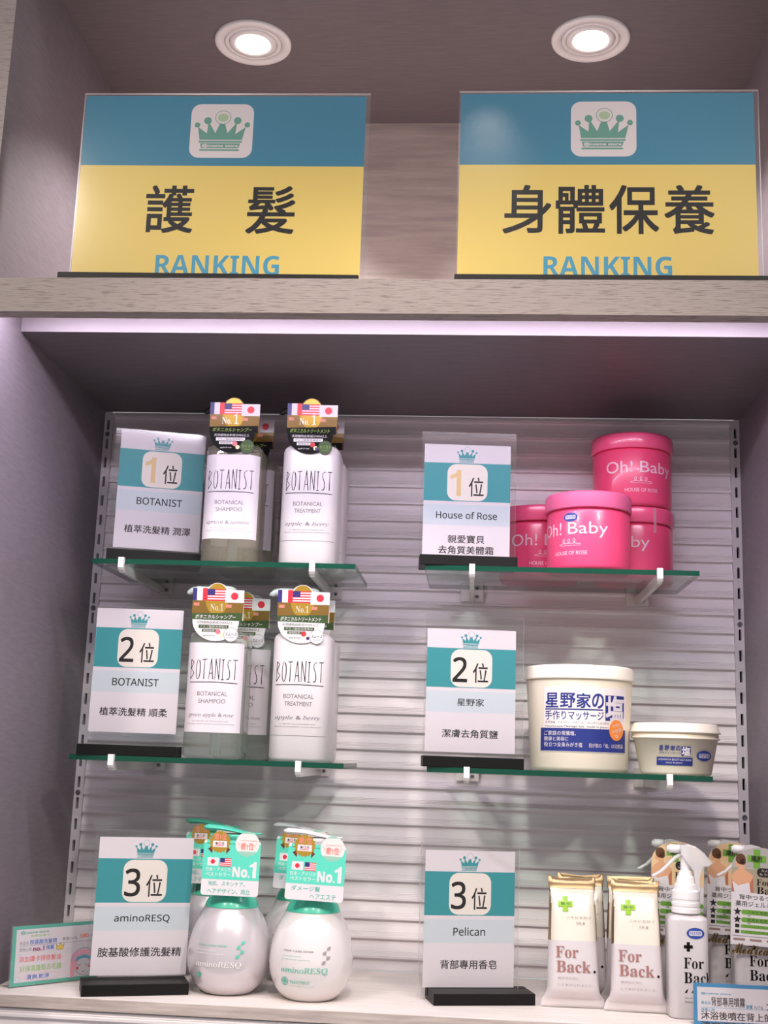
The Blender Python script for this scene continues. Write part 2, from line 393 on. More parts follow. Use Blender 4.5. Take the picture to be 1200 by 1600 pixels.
# ------------------------------------------------------------------ signs and rank cards
def crown(D, cx, cy, s, m, mtxt, l=2, detail=True):
    T = lambda x, y: (cx+(x-620)*s, cy-(y-445)*s)
    D.poly([T(*p) for p in ((312, 392), (430, 480), (438, 348), (462, 348), (537, 475), (585, 350), (655, 350), (690, 475), (785, 350), (805, 350), (790, 490), (920, 390), (880, 568), (340, 568))], m, l)
    for x, y, r in ((302, 365, 36), (432, 306, 49), (812, 304, 49), (937, 362, 36)): D.disc(*T(x, y), r*s, m, l+1, n=20)
    D.ring(*T(625, 260), 102*s, 97*s, 94*s, 89*s, m, l+1)
    if detail: D.disc(*T(625, 262), 70*s, PALEG, l+1, ry=55*s)
    D.poly([T(330, 582), T(880, 582), T(880, 606), T(330, 606)], m, l); D.poly([T(350, 615), T(860, 615), T(838, 682), T(364, 682)], m, l); D.poly([T(346, 696), T(850, 696), T(850, 718), T(346, 718)], m, l)
    D.text('@cosme store', *T(375, 674), *T(830, 628), mtxt, l+2, 0.03)

def stand(label, loc, yaw, base, panel, sheet, draw, group, name='sign_stand', cat='sign'):
    """base=(w,d,h); panel=(cx, cy, w, z0, z1); sheet=(cx, z0, w, h)"""
    t = thing(name, label, cat, loc, yaw, group)
    w, d, h = base; b = MB()
    cx, cy, pw, z0, z1 = panel
    b.box(-w/2, w/2, -d/2, cy-0.0017, 0, h, BLACKP); b.box(-w/2, w/2, cy+0.0017, d/2, 0, h, BLACKP); b.box(-w/2, w/2, cy-0.0017, cy+0.0017, 0, min(h, z0)*0.9, BLACKP)
    b.build('base', t, bevel=0.0006)
    b = MB(); e = ACRE
    b.box(cx-pw/2, cx+pw/2, cy-0.0015, cy-0.0003, z0, z1, ACR, mats={'t': e, 'l': e, 'r': e, 'b': e})
    b.box(cx-pw/2, cx+pw/2, cy+0.0003, cy+0.0015, z0, z1, ACR, mats={'t': e, 'l': e, 'r': e, 'b': e})
    b.build('acrylic_panel', t)
    sx, sz, sw, sh = sheet; b = MB(); b.box(sx-sw/2, sx+sw/2, cy-0.00008, cy+0.0002, sz, sz+sh, WPAPER)
    D = Print(); draw(D, sw, sh); D.emit(b, flat_map(cy-0.00008, sx, sz), None, 0.00001, 0.00003); b.build('printed_card', t)
    return t

def big_sheet(chars, rk, logo):
    def draw(D, w, h):
        T = lambda v: h-v
        D.rect(-w/2, T(h), w/2, T(0.0800), YEL, 0); D.rect(-w/2, T(0.0800), w/2, T(0), TEALB, 0)
        D.rrect(logo-0.0333, T(0.0709), logo+0.0333, T(0.0093), 0.0105, PINKW, 1)
        crown(D, logo+0.0004, T(0.0401), 0.0000835, CROWN, PINKW, 2)
        for c, x0, x1 in chars: D.text(c, x0, T(0.1550), x1, T(0.1030), INK, 2, 0.012)
        D.text('RANKING', rk[0], T(0.2015), rk[1], T(0.1797), RANK, 2, 0.0, face='bold')
    return draw
gs = 'large blue and yellow category signs'
stand('large blue and yellow sign with two dark characters', (-0.1939, -0.326, ZT), 1.0, (0.303, 0.068, 0.0198), (0.0015, 0, 0.305, 0.006, 0.2357), (0, 0.0227, 0.299, 0.2105),
      big_sheet([('護', -0.0763, -0.0266), ('髮', 0.0299, 0.0796)], (-0.0619, 0.0666), -0.0020), gs)
stand('large blue and yellow sign with four dark characters', (0.2043, -0.326, ZT), 0.3, (0.303, 0.068, 0.0198), (0.0015, 0, 0.305, 0.006, 0.2357), (0, 0.0227, 0.299, 0.2105),
      big_sheet([('身', -0.1040, -0.0558), ('體', -0.0503, -0.0020), ('保', 0.0035, 0.0520), ('養', 0.0583, 0.1072)], (-0.0628, 0.0648), -0.0026), gs)

def card(num, brand, bw, lines):
    def draw(D, w, h):
        T = lambda f: h*(1-f)
        D.rect(-w/2, T(0.480), w/2, T(0.157), TEAL, 0); D.rect(-w/2, T(0.680), w/2, T(0.508), GREYB, 0)
        D.rrect(-0.230*w, T(0.474), 0.235*w, T(0.166), 0.010, CREAM, 1)
        if num == '1': D.poly([(p[0]*w, T(p[1])) for p in ((-0.195, 0.292), (-0.195, 0.265), (-0.135, 0.243), (-0.112, 0.215), (-0.070, 0.215), (-0.070, 0.436), (-0.122, 0.436), (-0.122, 0.276), (-0.155, 0.288))], GOLDI, 2)
        else: D.text(num, -0.205*w, T(0.432), -0.047*w, T(0.233), INK, 2, 0.010, face='sans')
        D.text('位', 0.020*w, T(0.436), 0.192*w, T(0.275), INK, 2, 0.004)
        crown(D, -0.005*w, T(0.086), 0.234*w/700, TEAL, WPAPER, 1, False)
        if bw: D.text(brand, -bw*w/2, T(0.626), bw*w/2, T(0.566), INK, 2, 0.008, face='sans')
        for s, tw, f in lines: D.text(s, -tw*w/2, T(f+0.033), tw*w/2, T(f-0.033), INK, 2, 0.010)
    return draw
SB = (0.1065, 0.042, 0.0115); gc = 'ranking cards on black stands'; W0, H0 = 0.0975, 0.1370
ZTL, ZTR, ZBL, ZBR = -0.2025, -0.2015, -0.4160, -0.4160
stand('first-place card in clear stand beside the black-tagged shampoo bottles', (-0.2905, -0.1250, ZTL), 16.5, (0.1065, 0.042, 0.0150), (-0.0005, 0.010, 0.1060, 0.004, 0.1630), (0.0020, 0.0215, 0.0985, 0.1400), card('1', 'BOTANIST', 0.53, [('植萃洗髮精 潤澤', 0.77, 0.835)]), gc, 'rank_card_stand', 'card')
stand('second-place card in clear stand beside the white-tagged shampoo bottles', (-0.2930, -0.1560, ZBL), 3.6, SB, (0.0030, 0.0120, 0.1060, 0.004, 0.1640), (-0.0020, 0.0250, W0, H0), card('2', 'BOTANIST', 0.53, [('植萃洗髮精 順柔', 0.77, 0.835)]), gc, 'rank_card_stand', 'card')
stand('third-place card on the bottom shelf beside the egg-shaped pump bottles', (-0.2600, -0.1930, ZB), 20.0, SB, (0.0040, 0.0080, 0.1060, 0.004, 0.1600), (0.0040, 0.0150, W0, H0), card('3', 'aminoRESQ', 0.58, [('胺基酸修護洗髮精', 0.87, 0.835)]), gc, 'rank_card_stand', 'card')
stand('first-place card in clear stand beside the pink jars', (0.0700, -0.1560, ZTR), 4.1, SB, (0.0000, 0.0120, 0.1070, 0.003, 0.1580), (-0.0012, 0.0070, W0, H0), card('1', 'House of Rose', 0.70, [('親愛寶貝', 0.42, 0.795), ('去角質美體霜', 0.63, 0.885)]), gc, 'rank_card_stand', 'card')
stand('second-place card in clear stand beside the large cream bucket', (0.0790, -0.1555, ZBR), 5.5, SB, (0.0020, 0.0130, 0.1080, 0.004, 0.1640), (-0.0012, 0.0160, W0, 0.1330), card('2', '星野家', 0.30, [('潔膚去角質鹽', 0.62, 0.85)]), gc, 'rank_card_stand', 'card')
stand('third-place card on the bottom shelf beside the foil soap packs', (0.0918, -0.1530, ZB), 14.5, SB, (-0.0100, 0.0100, 0.1070, 0.003, 0.1570), (-0.0098, 0.0120, W0, H0), card('3', 'Pelican', 0.35, [('背部專用香皂', 0.62, 0.835)]), gc, 'rank_card_stand', 'card')

# ------------------------------------------------------------------ glass shelves and brackets
def glass(label, x0, x1, z):
    b = MB(); w = (x1-x0)/2; b.box(-w, w, -0.0745, 0.0745, -0.0055, 0, GLS, mats={'f': GLSE, 'k': GLSE, 'l': GLSE, 'r': GLSE})
    o = b.build('glass_shelf', None, ((x0+x1)/2, -0.1035, z)); return tag(o, label, 'shelf', 'green-edged glass shelves')
glass('green-edged glass shelf carrying the bottles with black hang tags', -0.3452, -0.0517, ZTL)
glass('green-edged glass shelf carrying the bottles with white hang tags', -0.3525, -0.0557, ZBL)
glass('green-edged glass shelf carrying the pink jars', 0.0242, 0.3178, ZTR)
glass('green-edged glass shelf carrying the cream tubs', 0.0321, 0.3276, ZBR)
def bracket():
    t = thing('shelf_bracket', '', 'bracket', (0, 0, 0), 0, 'clear white shelf brackets')
    b = MB(); b.box(-0.0135, 0.0135, -0.0035, -0.0005, -0.0165, 0.006, BRK); bp_ = b.build('back_plate', t, bevel=0.0005)
    b = MB(); b.lathe([(0.0021, 0), (0.0021, 0.0012), (0.0012, 0.0016)], SCREW, 16); o = b.build('screw', bp_, (0.0062, -0.0035, -0.0105)); o.rotation_euler = (PI/2, 0, 0)
    b = MB(); b.prism([(-0.1815, -0.0056), (-0.1815, -0.0135), (-0.1790, -0.0155), (-0.0036, -0.0158), (-0.0036, -0.0056)], BRK, -0.0026, 0.0026, 'x'); b.build('arm', t, bevel=0.0004)
    b = MB(); b.prism([(-0.1850, 0.0005), (-0.1845, 0.0012), (-0.1790, 0.0012), (-0.1785, 0.0004), (-0.1785, -0.0056), (-0.1814, -0.0056), (-0.1814, -0.0135), (-0.1830, -0.0125), (-0.1850, -0.0100)], BRKF, -0.0031, 0.0031, 'x'); b.build('front_hook', t, bevel=0.0008)
    return t
b0 = bracket()
for i, (x, z, lb) in enumerate(((-0.3108, ZTL, 'clear white bracket under first-place bottle shelf, at the end below its card'), (-0.0985, ZTL, 'clear white bracket under first-place bottle shelf, below the white treatment bottles'),
        (-0.3052, ZBL, 'clear white bracket under second-place bottle shelf, below its black card base'), (-0.1035, ZBL, 'clear white bracket under second-place bottle shelf, below the white treatment bottles'),
        (0.0755, ZTR, 'clear white bracket under pink jar shelf, below its card'), (0.2755, ZTR, 'clear white bracket under pink jar shelf, below the jars'),
        (0.0740, ZBR, 'clear white bracket under cream tub shelf, below its card'), (0.2830, ZBR, 'clear white bracket under cream tub shelf, below the small tub'))):
    if i == 0: b0.location = (x, 0, z); b0['label'] = lb
    else: dup(b0, lb, (x, 0, z))

# ------------------------------------------------------------------ pump bottles with hang tags (square shampoo / treatment bottles)
def rsq(w, r, n=7):
    """rounded square, as a list of (x, y) starting at front centre going towards +x"""
    h = w/2; P_ = [(0, -h)]
    for cx, cy, a in ((h-r, -h+r, -90), (h-r, h-r, 0), (-h+r, h-r, 90), (-h+r, -h+r, 180)):
        P_ += ell(cx, cy, r, r, a, a+90, n)
    return P_
def rsq_map(w, r):
    h = w/2; f = h-r; q = r*PI/2
    def side(s):
        if s <= f: return (s, -h, 0, -1)
        s -= f
        if s <= q: a = -PI/2+s/r; return (f+r*math.cos(a), -f+r*math.sin(a), math.cos(a), math.sin(a))
        s -= q; return (h, -f+s, 1, 0)
    def m(u, v, o):
        x, y, nx, ny = side(abs(u)); g = 1 if u >= 0 else -1
        return (g*(x+nx*o), y+ny*o, v)
    return m
HAND = {'B': [[(0, 0), (0.03, 1)], [(0.03, 1), (0.26, 0.86), (0.04, 0.54)], [(0.04, 0.54), (0.32, 0.3), (0, 0)]], 'O': [ell(0.16, 0.5, 0.15, 0.5, 90, 450, 14)], 'T': [[(-0.04, 0.99), (0.30, 1.01)], [(0.13, 1), (0.12, 0)]],
        'A': [[(0, 0), (0.16, 1.06), (0.32, 0)], [(0.04, 0.30), (0.29, 0.32)]], 'N': [[(0, 0), (0.02, 1.05)], [(0.02, 1.05), (0.30, 0)], [(0.30, 0), (0.31, 1.07)]], 'I': [[(0.08, 0), (0.08, 1)], [(-0.02, 1), (0.19, 1)], [(-0.02, 0.0), (0.19, 0.0)]],
        'S': [[(0.30, 0.95), (0.2, 1.0), (0.07, 0.9), (0.06, 0.72), (0.2, 0.45), (0.24, 0.2), (0.17, 0.02), (0.02, 0.03)]]}
def hand(D, word, x0, y0, x1, y1, m, l=2):
    wid = {'I': 0.22}; adv = 0.15; tot = sum(wid.get(c, 0.33) for c in word)+adv*(len(word)-1); sx = (x1-x0)/tot; sy = y1-y0; x = x0
    for c in word:
        for k in HAND[c]:
            w = 0.00075; n = len(k); horiz = abs(k[-1][1]-k[0][1]) < 0.05 and n == 2
            D.stroke([(x+p[0]*sx, y0+p[1]*sy) for p in k], 0.0009 if horiz else [w*(0.7+0.6*i/(n-1)) for i in range(n)], m, l)
        x += (wid.get(c, 0.33)+adv)*sx
F_BLUE = mat('flag_blue', (52, 44, 112), 0.4); F_WHITE = mat('flag_white', (224, 217, 220), 0.4); F_RED = mat('flag_red', (222, 44, 62), 0.4)
GOLD = mat('tag_gold', (190, 152, 56), 0.25, 0.4); BROWN = mat('tag_brown', (128, 98, 44), 0.25, 0.1); TGREEN = mat('tag_green', (54, 78, 36), 0.45)
TBLACK = mat('tag_black', (24, 22, 24), 0.16, spec=0.3); TPINK = mat('tag_pink', (206, 128, 112), 0.45); TLIME = mat('tag_lime', (130, 160, 60), 0.45); SILV = mat('tag_silver', (214, 205, 190), 0.35, 0.3)
def usa(D, x0, y0, x1, y1, l):
    D.rect(x0, y0, x1, y1, F_WHITE, l); n = 9
    for i in range(0, n, 2): D.rect(x0, y0+(y1-y0)*i/n, x1, y0+(y1-y0)*(i+1)/n, F_RED, l+1)
    D.rect(x0, y0+(y1-y0)*0.48, x0+(x1-x0)*0.42, y1, F_BLUE, l+2)
def square_tag(dark, treat):
    D = Print(); T = lambda x, y: ((x-532)/11670.0, (870-y)/11670.0)
    R = lambda x0, y0, x1, y1, m, l: D.rect(*T(x0, y1), *T(x1, y0), m, l)
    low_ = TBLACK if dark else F_WHITE; ink = F_WHITE if dark else TGREEN
    body = [T(195, 190), T(385, 190)]+[T(515+150*math.cos(math.radians(a)), 270-150*math.sin(math.radians(a))) for a in range(148, 26, -10)]+[T(640, 205), T(865, 210), T(865, 600), T(800, 605)]
    body += [T(712+95*math.cos(math.radians(a)), 780+95*math.sin(math.radians(a))) for a in range(-30, 130, 15)]+[T(510+305*math.cos(math.radians(a)), 600+268*math.sin(math.radians(a))) for a in range(60, 181, 10)]
    D.poly([T(510+305*math.cos(math.radians(a)), 600+268*math.sin(math.radians(a))) for a in range(0, 181, 10)], low_, 1)
    D.poly([T(195, 345), T(865, 365), T(855, 605), T(195, 590)], BROWN, 1)
    D.disc(*T(515, 330), 150/11670, GOLD, 2, ry=205/11670)
    D.poly([T(195, 520), T(850, 500), T(850, 605), T(195, 592)], TBLACK if dark else TGREEN, 3)
    R(195, 190, 250, 350, F_BLUE, 3); R(250, 190, 325, 350, F_WHITE, 3); R(325, 190, 388, 350, F_RED, 3); usa(D, *T(388, 352), *T(620, 200), 3)
    R(620, 210, 865, 370, F_WHITE, 4); D.disc(*T(742, 288), 48/11670, F_RED, 5)
    D.text('No.' if dark else 'No.1', *T(360 if dark else 430, 478), *T(490 if dark else 600, 388), SILV, 4, 0.0, face='serif')
    if dark: D.text('1', *T(520, 480), *T(580, 335), SILV, 4, 0.0, face='serif')
    for x, y in ((250, 402), (672, 418)): R(x-36, y-22, x+36, y+18, TPINK, 3)
    D.text('ボタニカルトリートメント' if treat else 'ボタニカルシャンプー', *T(235, 585), *T(760, 530), TLIME if dark else F_WHITE, 5, 0.01, 0.2)
    D.text('天然植物由来成分90%以上', *T(265, 648), *T(735, 612), ink, 4, 0.0)
    R(290, 662, 680, 706, F_WHITE if dark else TGREEN, 4); D.text('アミノ酸系洗浄成分', *T(310, 698), *T(660, 670), TBLACK if dark else F_WHITE, 5)
    R(335, 716, 560, 752, F_WHITE if dark else TGREEN, 4); D.text('植物由来', *T(350, 747), *T(500, 722), TBLACK if dark else F_WHITE, 5)
    D.text('apple & rose', *T(350, 812), *T(500, 785), ink, 4, 0, 0.2)
    D.disc(*T(545, 745), 34/11670, mat('tag_flower', (226, 120, 130), 0.5) if not treat else mat('tag_berry', (190, 50, 60), 0.5), 6); D.disc(*T(585, 790), 28/11670, mat('tag_petal', (236, 220, 180), 0.5), 6)
    if treat: D.disc(*T(600, 800), 22/11670, mat('tag_plum', (70, 40, 110), 0.5), 7)
    D.disc(*T(712, 780), 92/11670, TGREEN if dark else F_WHITE, 7); D.ring(*T(712, 780), 92/11670, 92/11670, 88/11670, 88/11670, TGREEN if dark else INKG, 8)
    D.text('モイスト' if dark else 'スムース', *T(640, 795), *T(785, 755), TLIME if dark else INK, 8, 0.01, 0.15); D.text('moist' if dark else 'smooth', *T(670, 825), *T(755, 808), TLIME if dark else INKG, 8)
    b = MB()
    n = len(body); v = b.add([(p[0], -0.0002, p[1]) for p in body]+[(p[0], 0.0003, p[1]) for p in body])
    for t in tessellate_polygon([[Vector((p[0], p[1], 0)) for p in body]]):
        b.face([v+i for i in t], low_); b.face([v+n+i for i in reversed(t)], F_WHITE)
    for j in range(n): b.face((v+j, v+(j+1) % n, v+n+(j+1) % n, v+n+j), F_WHITE)
    D.emit(b, flat_map(-0.0002), None, 0.00004, 0.00003)
    # paper strap from the tag back over the pump neck
    b.box(-0.015, 0.015, 0.0003, 0.0165, 0.0345, 0.0348, F_WHITE)
    return b
CLEARB = {True: clear('shampoo_moist', (0.975, 0.965, 0.93), 1.40, 0.03, 0.20, (230, 220, 194)), False: clear('shampoo_smooth', (0.975, 0.985, 0.975), 1.40, 0.03, 0.15, (230, 236, 222))}
WBODY = mat('treatment_white', (220, 213, 214), 0.30, coat=0.15); LABELW = mat('label_white', (220, 211, 215), 0.5); TUBE = clear('dip_tube', (0.9, 0.9, 0.9), 1.4, 0.1, 0.5, (230, 232, 236))
PUMPB = mat('pump_black', (26, 24, 26), 0.3); PUMPW = mat('pump_white', (236, 232, 234), 0.3)
def square_bottle(label, treat, dark, flavour, loc, yaw):
    w, r = 0.0645, 0.017
    t = thing('pump_bottle', label, 'bottle', loc, yaw, 'square pump bottles')
    b = MB(); sec = []
    for z, d in ((0.0, 0.0045), (0.0012, 0.0018), (0.004, 0.0), (0.131, 0.0), (0.1352, 0.0010), (0.1384, 0.0042), (0.1402, 0.0090)):
        sec.append([(x, y, z) for x, y in rsq(w-2*d, max(0.006, r-d*0.6))])
    sec += [[(0.0155*x/max(1e-9, math.hypot(x, y)), 0.0155*y/max(1e-9, math.hypot(x, y)), 0.1412) for x, y, _ in sec[-1]], [(0.0150*x/max(1e-9, math.hypot(x, y)), 0.0150*y/max(1e-9, math.hypot(x, y)), 0.1440) for x, y, _ in sec[-1]]]
    bm_ = WBODY if treat else CLEARB[dark]
    b.loft(sec, bm_, True, True)
    mp = rsq_map(w, r); D = Print()
    def words(D, l):
        hand(D, 'BOTANIST', -0.0265, 0.0850, 0.0265, 0.1065, INK, l); D.stroke([(-0.0270, 0.0815), (0.0, 0.0822), (0.0270, 0.0812)], 0.0008, INK, l)
        D.text('BOTANICAL', -0.0165, 0.0672, 0.0165, 0.0718, INKG, l); D.text('TREATMENT' if treat else 'SHAMPOO', -0.0150, 0.0592, 0.0150, 0.0638, INKG, l)
        D.text(flavour, -0.0255, 0.0435, 0.0245, 0.0490, INKG, l, 0.0, face='italic')
        D.text('for daily hair care with botanical water', -0.020, 0.0392, 0.020, 0.0405, INKG, l); D.text('with plant derived ingredients and moisturizing extract', -0.026, 0.0362, 0.026, 0.0375, INKG, l)
    if treat:
        words(D, 1); D.stroke([(-0.034, 0.0275), (0.034, 0.0275)], 0.0004, INKG, 1); D.emit(b, mp, 0.004)
        b.build('body', t)
    else:
        b.build('body', t)
        lb = MB(); sgn = [(-0.0345+0.069*i/24) for i in range(25)]
        lb.keep = True
        n = lb.add([mp(u, v, 0.00025) for u in sgn for v in (0.0280, 0.1250)])
        for i in range(24): lb.face((n+2*i, n+2*i+2, n+2*i+3, n+2*i+1), LABELW)
        words(D, 1); D.emit(lb, mp, 0.004, 0.0003); lb.build('front_label', t)
        lb = MB(); n = lb.add([(p[0], -p[1], p[2]) for p in [mp(u, v, 0.00025) for u in sgn for v in (0.0300, 0.1230)]])
        for i in range(24): lb.face((n+2*i, n+2*i+2, n+2*i+3, n+2*i+1), LABELW)
        lb.build('back_label', t)
        b = MB(); b.lathe([(0.0062, 0.004), (0.0062, 0.138)], TUBE, 20); b.build('dip_tube', t)
    pm = PUMPB if dark else PUMPW
    p = MB(); p.lathe([(0.0165, 0.1435), (0.0170, 0.1445), (0.0170, 0.158), (0.0155, 0.1605), (0.0085, 0.1612), (0.0080, 0.166)], pm, 40)
    ck = p.build('pump_collar', t)
    p = MB(); p.lathe([(0.0045, 0.165), (0.0045, 0.174), (0.0120, 0.1745), (0.0140, 0.1765), (0.0142, 0.186), (0.0130, 0.1900), (0.0095, 0.1915), (0.0, 0.1917)], pm, 32)
    p.tube([(-0.008, 0, 0.1845), (-0.018, 0, 0.1862), (-0.030, 0, 0.1872), (-0.0365, 0, 0.1862), (-0.0405, 0, 0.1838), (-0.0410, 0, 0.1820)], [0.0058, 0.0052, 0.0046, 0.0040, 0.0030, 0.0024], pm, 14); p.build('pump_head', t)
    o = square_tag(dark, treat).build('hang_tag', t, (0.0015, -w/2-0.0012, 0.1265)); o.rotation_euler = (math.radians(4), 0, 0)
    return t
gA = 'apricot & jasmine'; gB = 'apple & berry'; gC = 'green apple & rose'
square_bottle('clear shampoo pump bottle with black hang tag, front one beside the first-place card', False, True, gA, (-0.1985, -0.1300, ZTL), 0)
square_bottle('clear shampoo pump bottle with black hang tag, half hidden behind another clear one', False, True, gA, (-0.1935, -0.0600, ZTL), 0)
square_bottle('white treatment pump bottle with black hang tag, front one near the shelf end', True, True, gB, (-0.1095, -0.1300, ZTL), 0)
square_bottle('white treatment pump bottle with black hang tag, mostly hidden behind another white one', True, True, gB, (-0.1095, -0.0600, ZTL), 0)
square_bottle('clear shampoo pump bottle with white pump and white hang tag, front one beside second-place card', False, False, gC, (-0.2045, -0.1300, ZBL), 0)
square_bottle('clear shampoo pump bottle with white hang tag, half hidden behind another clear one', False, False, gC, (-0.1870, -0.0600, ZBL), 0)
square_bottle('white treatment pump bottle with white pump and white hang tag, front one near shelf end', True, False, gB, (-0.1095, -0.1300, ZBL), 0)
square_bottle('white treatment pump bottle with white hang tag, mostly hidden behind another white one', True, False, gB, (-0.1115, -0.0600, ZBL), 0)

# ------------------------------------------------------------------ pink jars
PINK = mat('jar_pink', (236, 76, 122), 0.30, coat=0.15); PINKL = mat('jar_lid_pink', (238, 88, 134), 0.26, coat=0.25); PINKM = mat('jar_lid_matte_pink', (246, 112, 158), 0.5)
JTXT = mat('jar_print_pale_pink', (244, 208, 220), 0.4); TESTB = mat('tester_blue', (40, 66, 150), 0.4); TAPE = clear('clear_tape', (0.95, 0.95, 0.95), 1.45, 0.2, 0.4, (240, 220, 230))
def tester_oval(D, cx, cy, rx, ry, l=3):
    D.disc(cx, cy, rx, TESTB, l, ry=ry, n=28); D.rrect(cx-rx*0.72, cy-ry*0.42, cx+rx*0.72, cy+ry*0.42, ry*0.25, F_WHITE, l+1); D.text('TESTER', cx-rx*0.66, cy-ry*0.30, cx+rx*0.66, cy+ry*0.30, TESTB, l+2, 0.0, face='bold')
def jar(label, loc, ang, lidm, tester=False, tape=False, wrapped=True):
    t = thing('cosmetic_jar', label, 'jar', loc, 0, 'pink cosmetic jars'); R = 0.0460
    b = MB(); b.lathe([(0.041, 0.0), (0.0435, 0.0006), (0.0452, 0.003), (R, 0.0055), (R, 0.0640), (0.0452, 0.0660), (0.0440, 0.0675), (0.0440, 0.0705)], PINK, 72)
    D = Print()
    D.text('Oh!', -0.0425, 0.0385, -0.0105, 0.0525, JTXT, 1); D.text('Baby', -0.0020, 0.0345, 0.0425, 0.0520, JTXT, 1)
    lp_ = []
    for k in range(3): lp_ += [(-0.0085+0.0062*k+(0.0031*(1-math.cos(a*PI/6)) if 0 else 0)+0.0017*math.sin(a*PI/6)+0.0006*a/3, 0.0285+0.0024*(1-math.cos(a*PI/6))/1.0) for a in range(13)]
    D.stroke([(-0.0135, 0.0272)]+lp_+[(0.0125, 0.0275)], 0.0006, JTXT, 1); D.stroke([(-0.0125, 0.0262), (0.0125, 0.0262)], 0.0004, JTXT, 1)
    D.text('HOUSE OF ROSE', -0.0195, 0.0160, 0.0195, 0.0200, JTXT, 1)
    if tester: tester_oval(D, 0.0008, 0.0575, 0.0083, 0.0050)
    D.emit(b, cyl_map(R, math.radians(ang)), 0.003); b.build('body', t)
    b = MB(); b.lathe([(0.0455, 0.0683), (0.0476, 0.0684), (0.0480, 0.0692), (0.0480, 0.0835), (0.0472, 0.0858), (0.0462, 0.0868), (0.0448, 0.0870), (0.0440, 0.0862), (0.0, 0.0862)], lidm, 72)
    ld = b.build('lid', t)
    if tape:
        b = MB(); D = Print(); D.rect(-0.0018, 0.0560, 0.0018, 0.0858, TAPE, 1); D.emit(b, cyl_map(0.0481, math.radians(24)), 0.002); b.build('tape', ld)
    return t
jar('pink jar with matte lid and blue tester sticker, in front of other jars', (0.2046, -0.1300, ZTR), -31, PINKM, tester=True)
jar('glossy pink jar on the glass beside the first-place card, left of the tester jar', (0.1535, -0.0500, ZTR), 8, PINKL)
jar('glossy pink jar on the glass with tape across its lid, right of the tester jar', (0.2642, -0.0500, ZTR), -36, PINKL, tape=True)
jar('glossy pink jar stacked on top of another pink jar, above the tester jar', (0.2628, -0.0560, ZTR+0.0871), 7, PINKL)

# ------------------------------------------------------------------ cream tubs
CRM = mat('tub_cream', (240, 228, 208), 0.38, sss=0.1); CRML = mat('tub_lid_cream', (244, 236, 220), 0.35); NAVY = mat('label_navy', (38, 52, 128), 0.45); ORANGE = mat('sticker_orange', (242, 138, 48), 0.45); LBW = mat('tub_label_white', (240, 230, 226), 0.45)
t = thing('salt_bucket', 'large cream bucket with blue printed label and closed lid', 'tub', (0.1972, -0.100, ZBR), 0)
prof = [(0.0490, 0.0), (0.0515, 0.0010), (0.0530, 0.0045), (0.0585, 0.0960), (0.0585, 0.1005)]
b = MB(); b.lathe(prof, CRM, 96); rz = interp([(0.0530, 0.0045), (0.0585, 0.0960)]); D = Print()
def U(x): return (x-600)/8900.0
def V(y): return 0.0205+(990-y)/8900.0
def rc(x0, y0, x1, y1, m, l): D.rect(U(x0), V(y1), U(x1), V(y0), m, l)
rc(238, 378, 1012, 990, LBW, 1); rc(213, 770, 1012, 985, NAVY, 2)
for c, x0, x1 in (('星', 255, 365), ('野', 385, 520), ('家', 535, 665), ('の', 680, 790)): D.text(c, U(x0), V(575), U(x1), V(440), NAVY, 2, 0.02)
rc(806, 450, 996, 690, NAVY, 2); D.text('塩', U(815), V(685), U(990), V(460), F_WHITE, 3, 0.03)
rc(250, 585, 785, 598, NAVY, 2); D.text('手作りマッサージ', U(250), V(690), U(790), V(605), NAVY, 2, 0.012)
D.text('天然海塩・アルブミン・ビタミンE・コエンザイムQ10配合', U(250), V(728), U(845), V(703), INKG, 2); D.text('Hoshinoya Massage Salt  made in Japan', U(250), V(766), U(835), V(742), INK, 2)
D.text('ご家庭の常備塩、', U(243), V(838), U(530), V(795), F_WHITE, 3, 0.005); D.text('健康と美容に', U(243), V(890), U(460), V(850), F_WHITE, 3, 0.005); D.text('役立つ全身みがき塩', U(243), V(945), U(590), V(902), F_WHITE, 3, 0.005)
D.text('我が家の「塩」は化粧品', U(650), V(945), U(985), V(905), PINKW, 3)
D.disc(U(916), V(775), 72/8900, ORANGE, 4, ry=98/8900); D.text('お得な', U(875), V(742), U(960), V(712), PINKW, 5, 0, 0, 'c', 0.25); D.text('大容量', U(862), V(798), U(970), V(762), PINKW, 5, 0, 0, 'c', 0.25); D.text('塩', U(895), V(845), U(938), V(815), PINKW, 5)
D.emit(b, rev_map(rz), 0.004); b.build('body', t)
b = MB(); b.lathe([(0.0586, 0.0985), (0.0604, 0.0980), (0.0612, 0.0990), (0.0602, 0.1010), (0.0600, 0.1100), (0.0588, 0.1126), (0.0565, 0.1134), (0.0550, 0.1122), (0.0, 0.1122)], CRML, 96); b.build('lid', t)

t = thing('salt_tub', 'small cream tub with blue label and tester sticker, right of the large bucket', 'tub', (0.3000, -0.115, ZBR), 0)
b = MB(); b.lathe([(0.0355, 0.0), (0.0372, 0.0008), (0.0380, 0.0030), (0.0448, 0.0375), (0.0470, 0.0380), (0.0474, 0.0388), (0.0462, 0.0396), (0.0455, 0.0455)], CRM, 96)
rz = interp([(0.0380, 0.0030), (0.0448, 0.0375)]); D = Print()
def U(x): return (x-640)/10700.0
def V(y): return (772-y)/10700.0
for c, x0, x1 in (('星', 398, 440), ('野', 455, 500), ('家', 515, 565), ('の', 575, 620)): D.text(c, U(x0), V(500), U(x1), V(447), NAVY, 2, 0.02)
D.rect(U(632), V(555), U(736), V(452), NAVY, 2); D.text('塩', U(640), V(550), U(730), V(458), F_WHITE, 3, 0.03); D.text('手作りマッサージ', U(398), V(540), U(622), V(514), NAVY, 2)
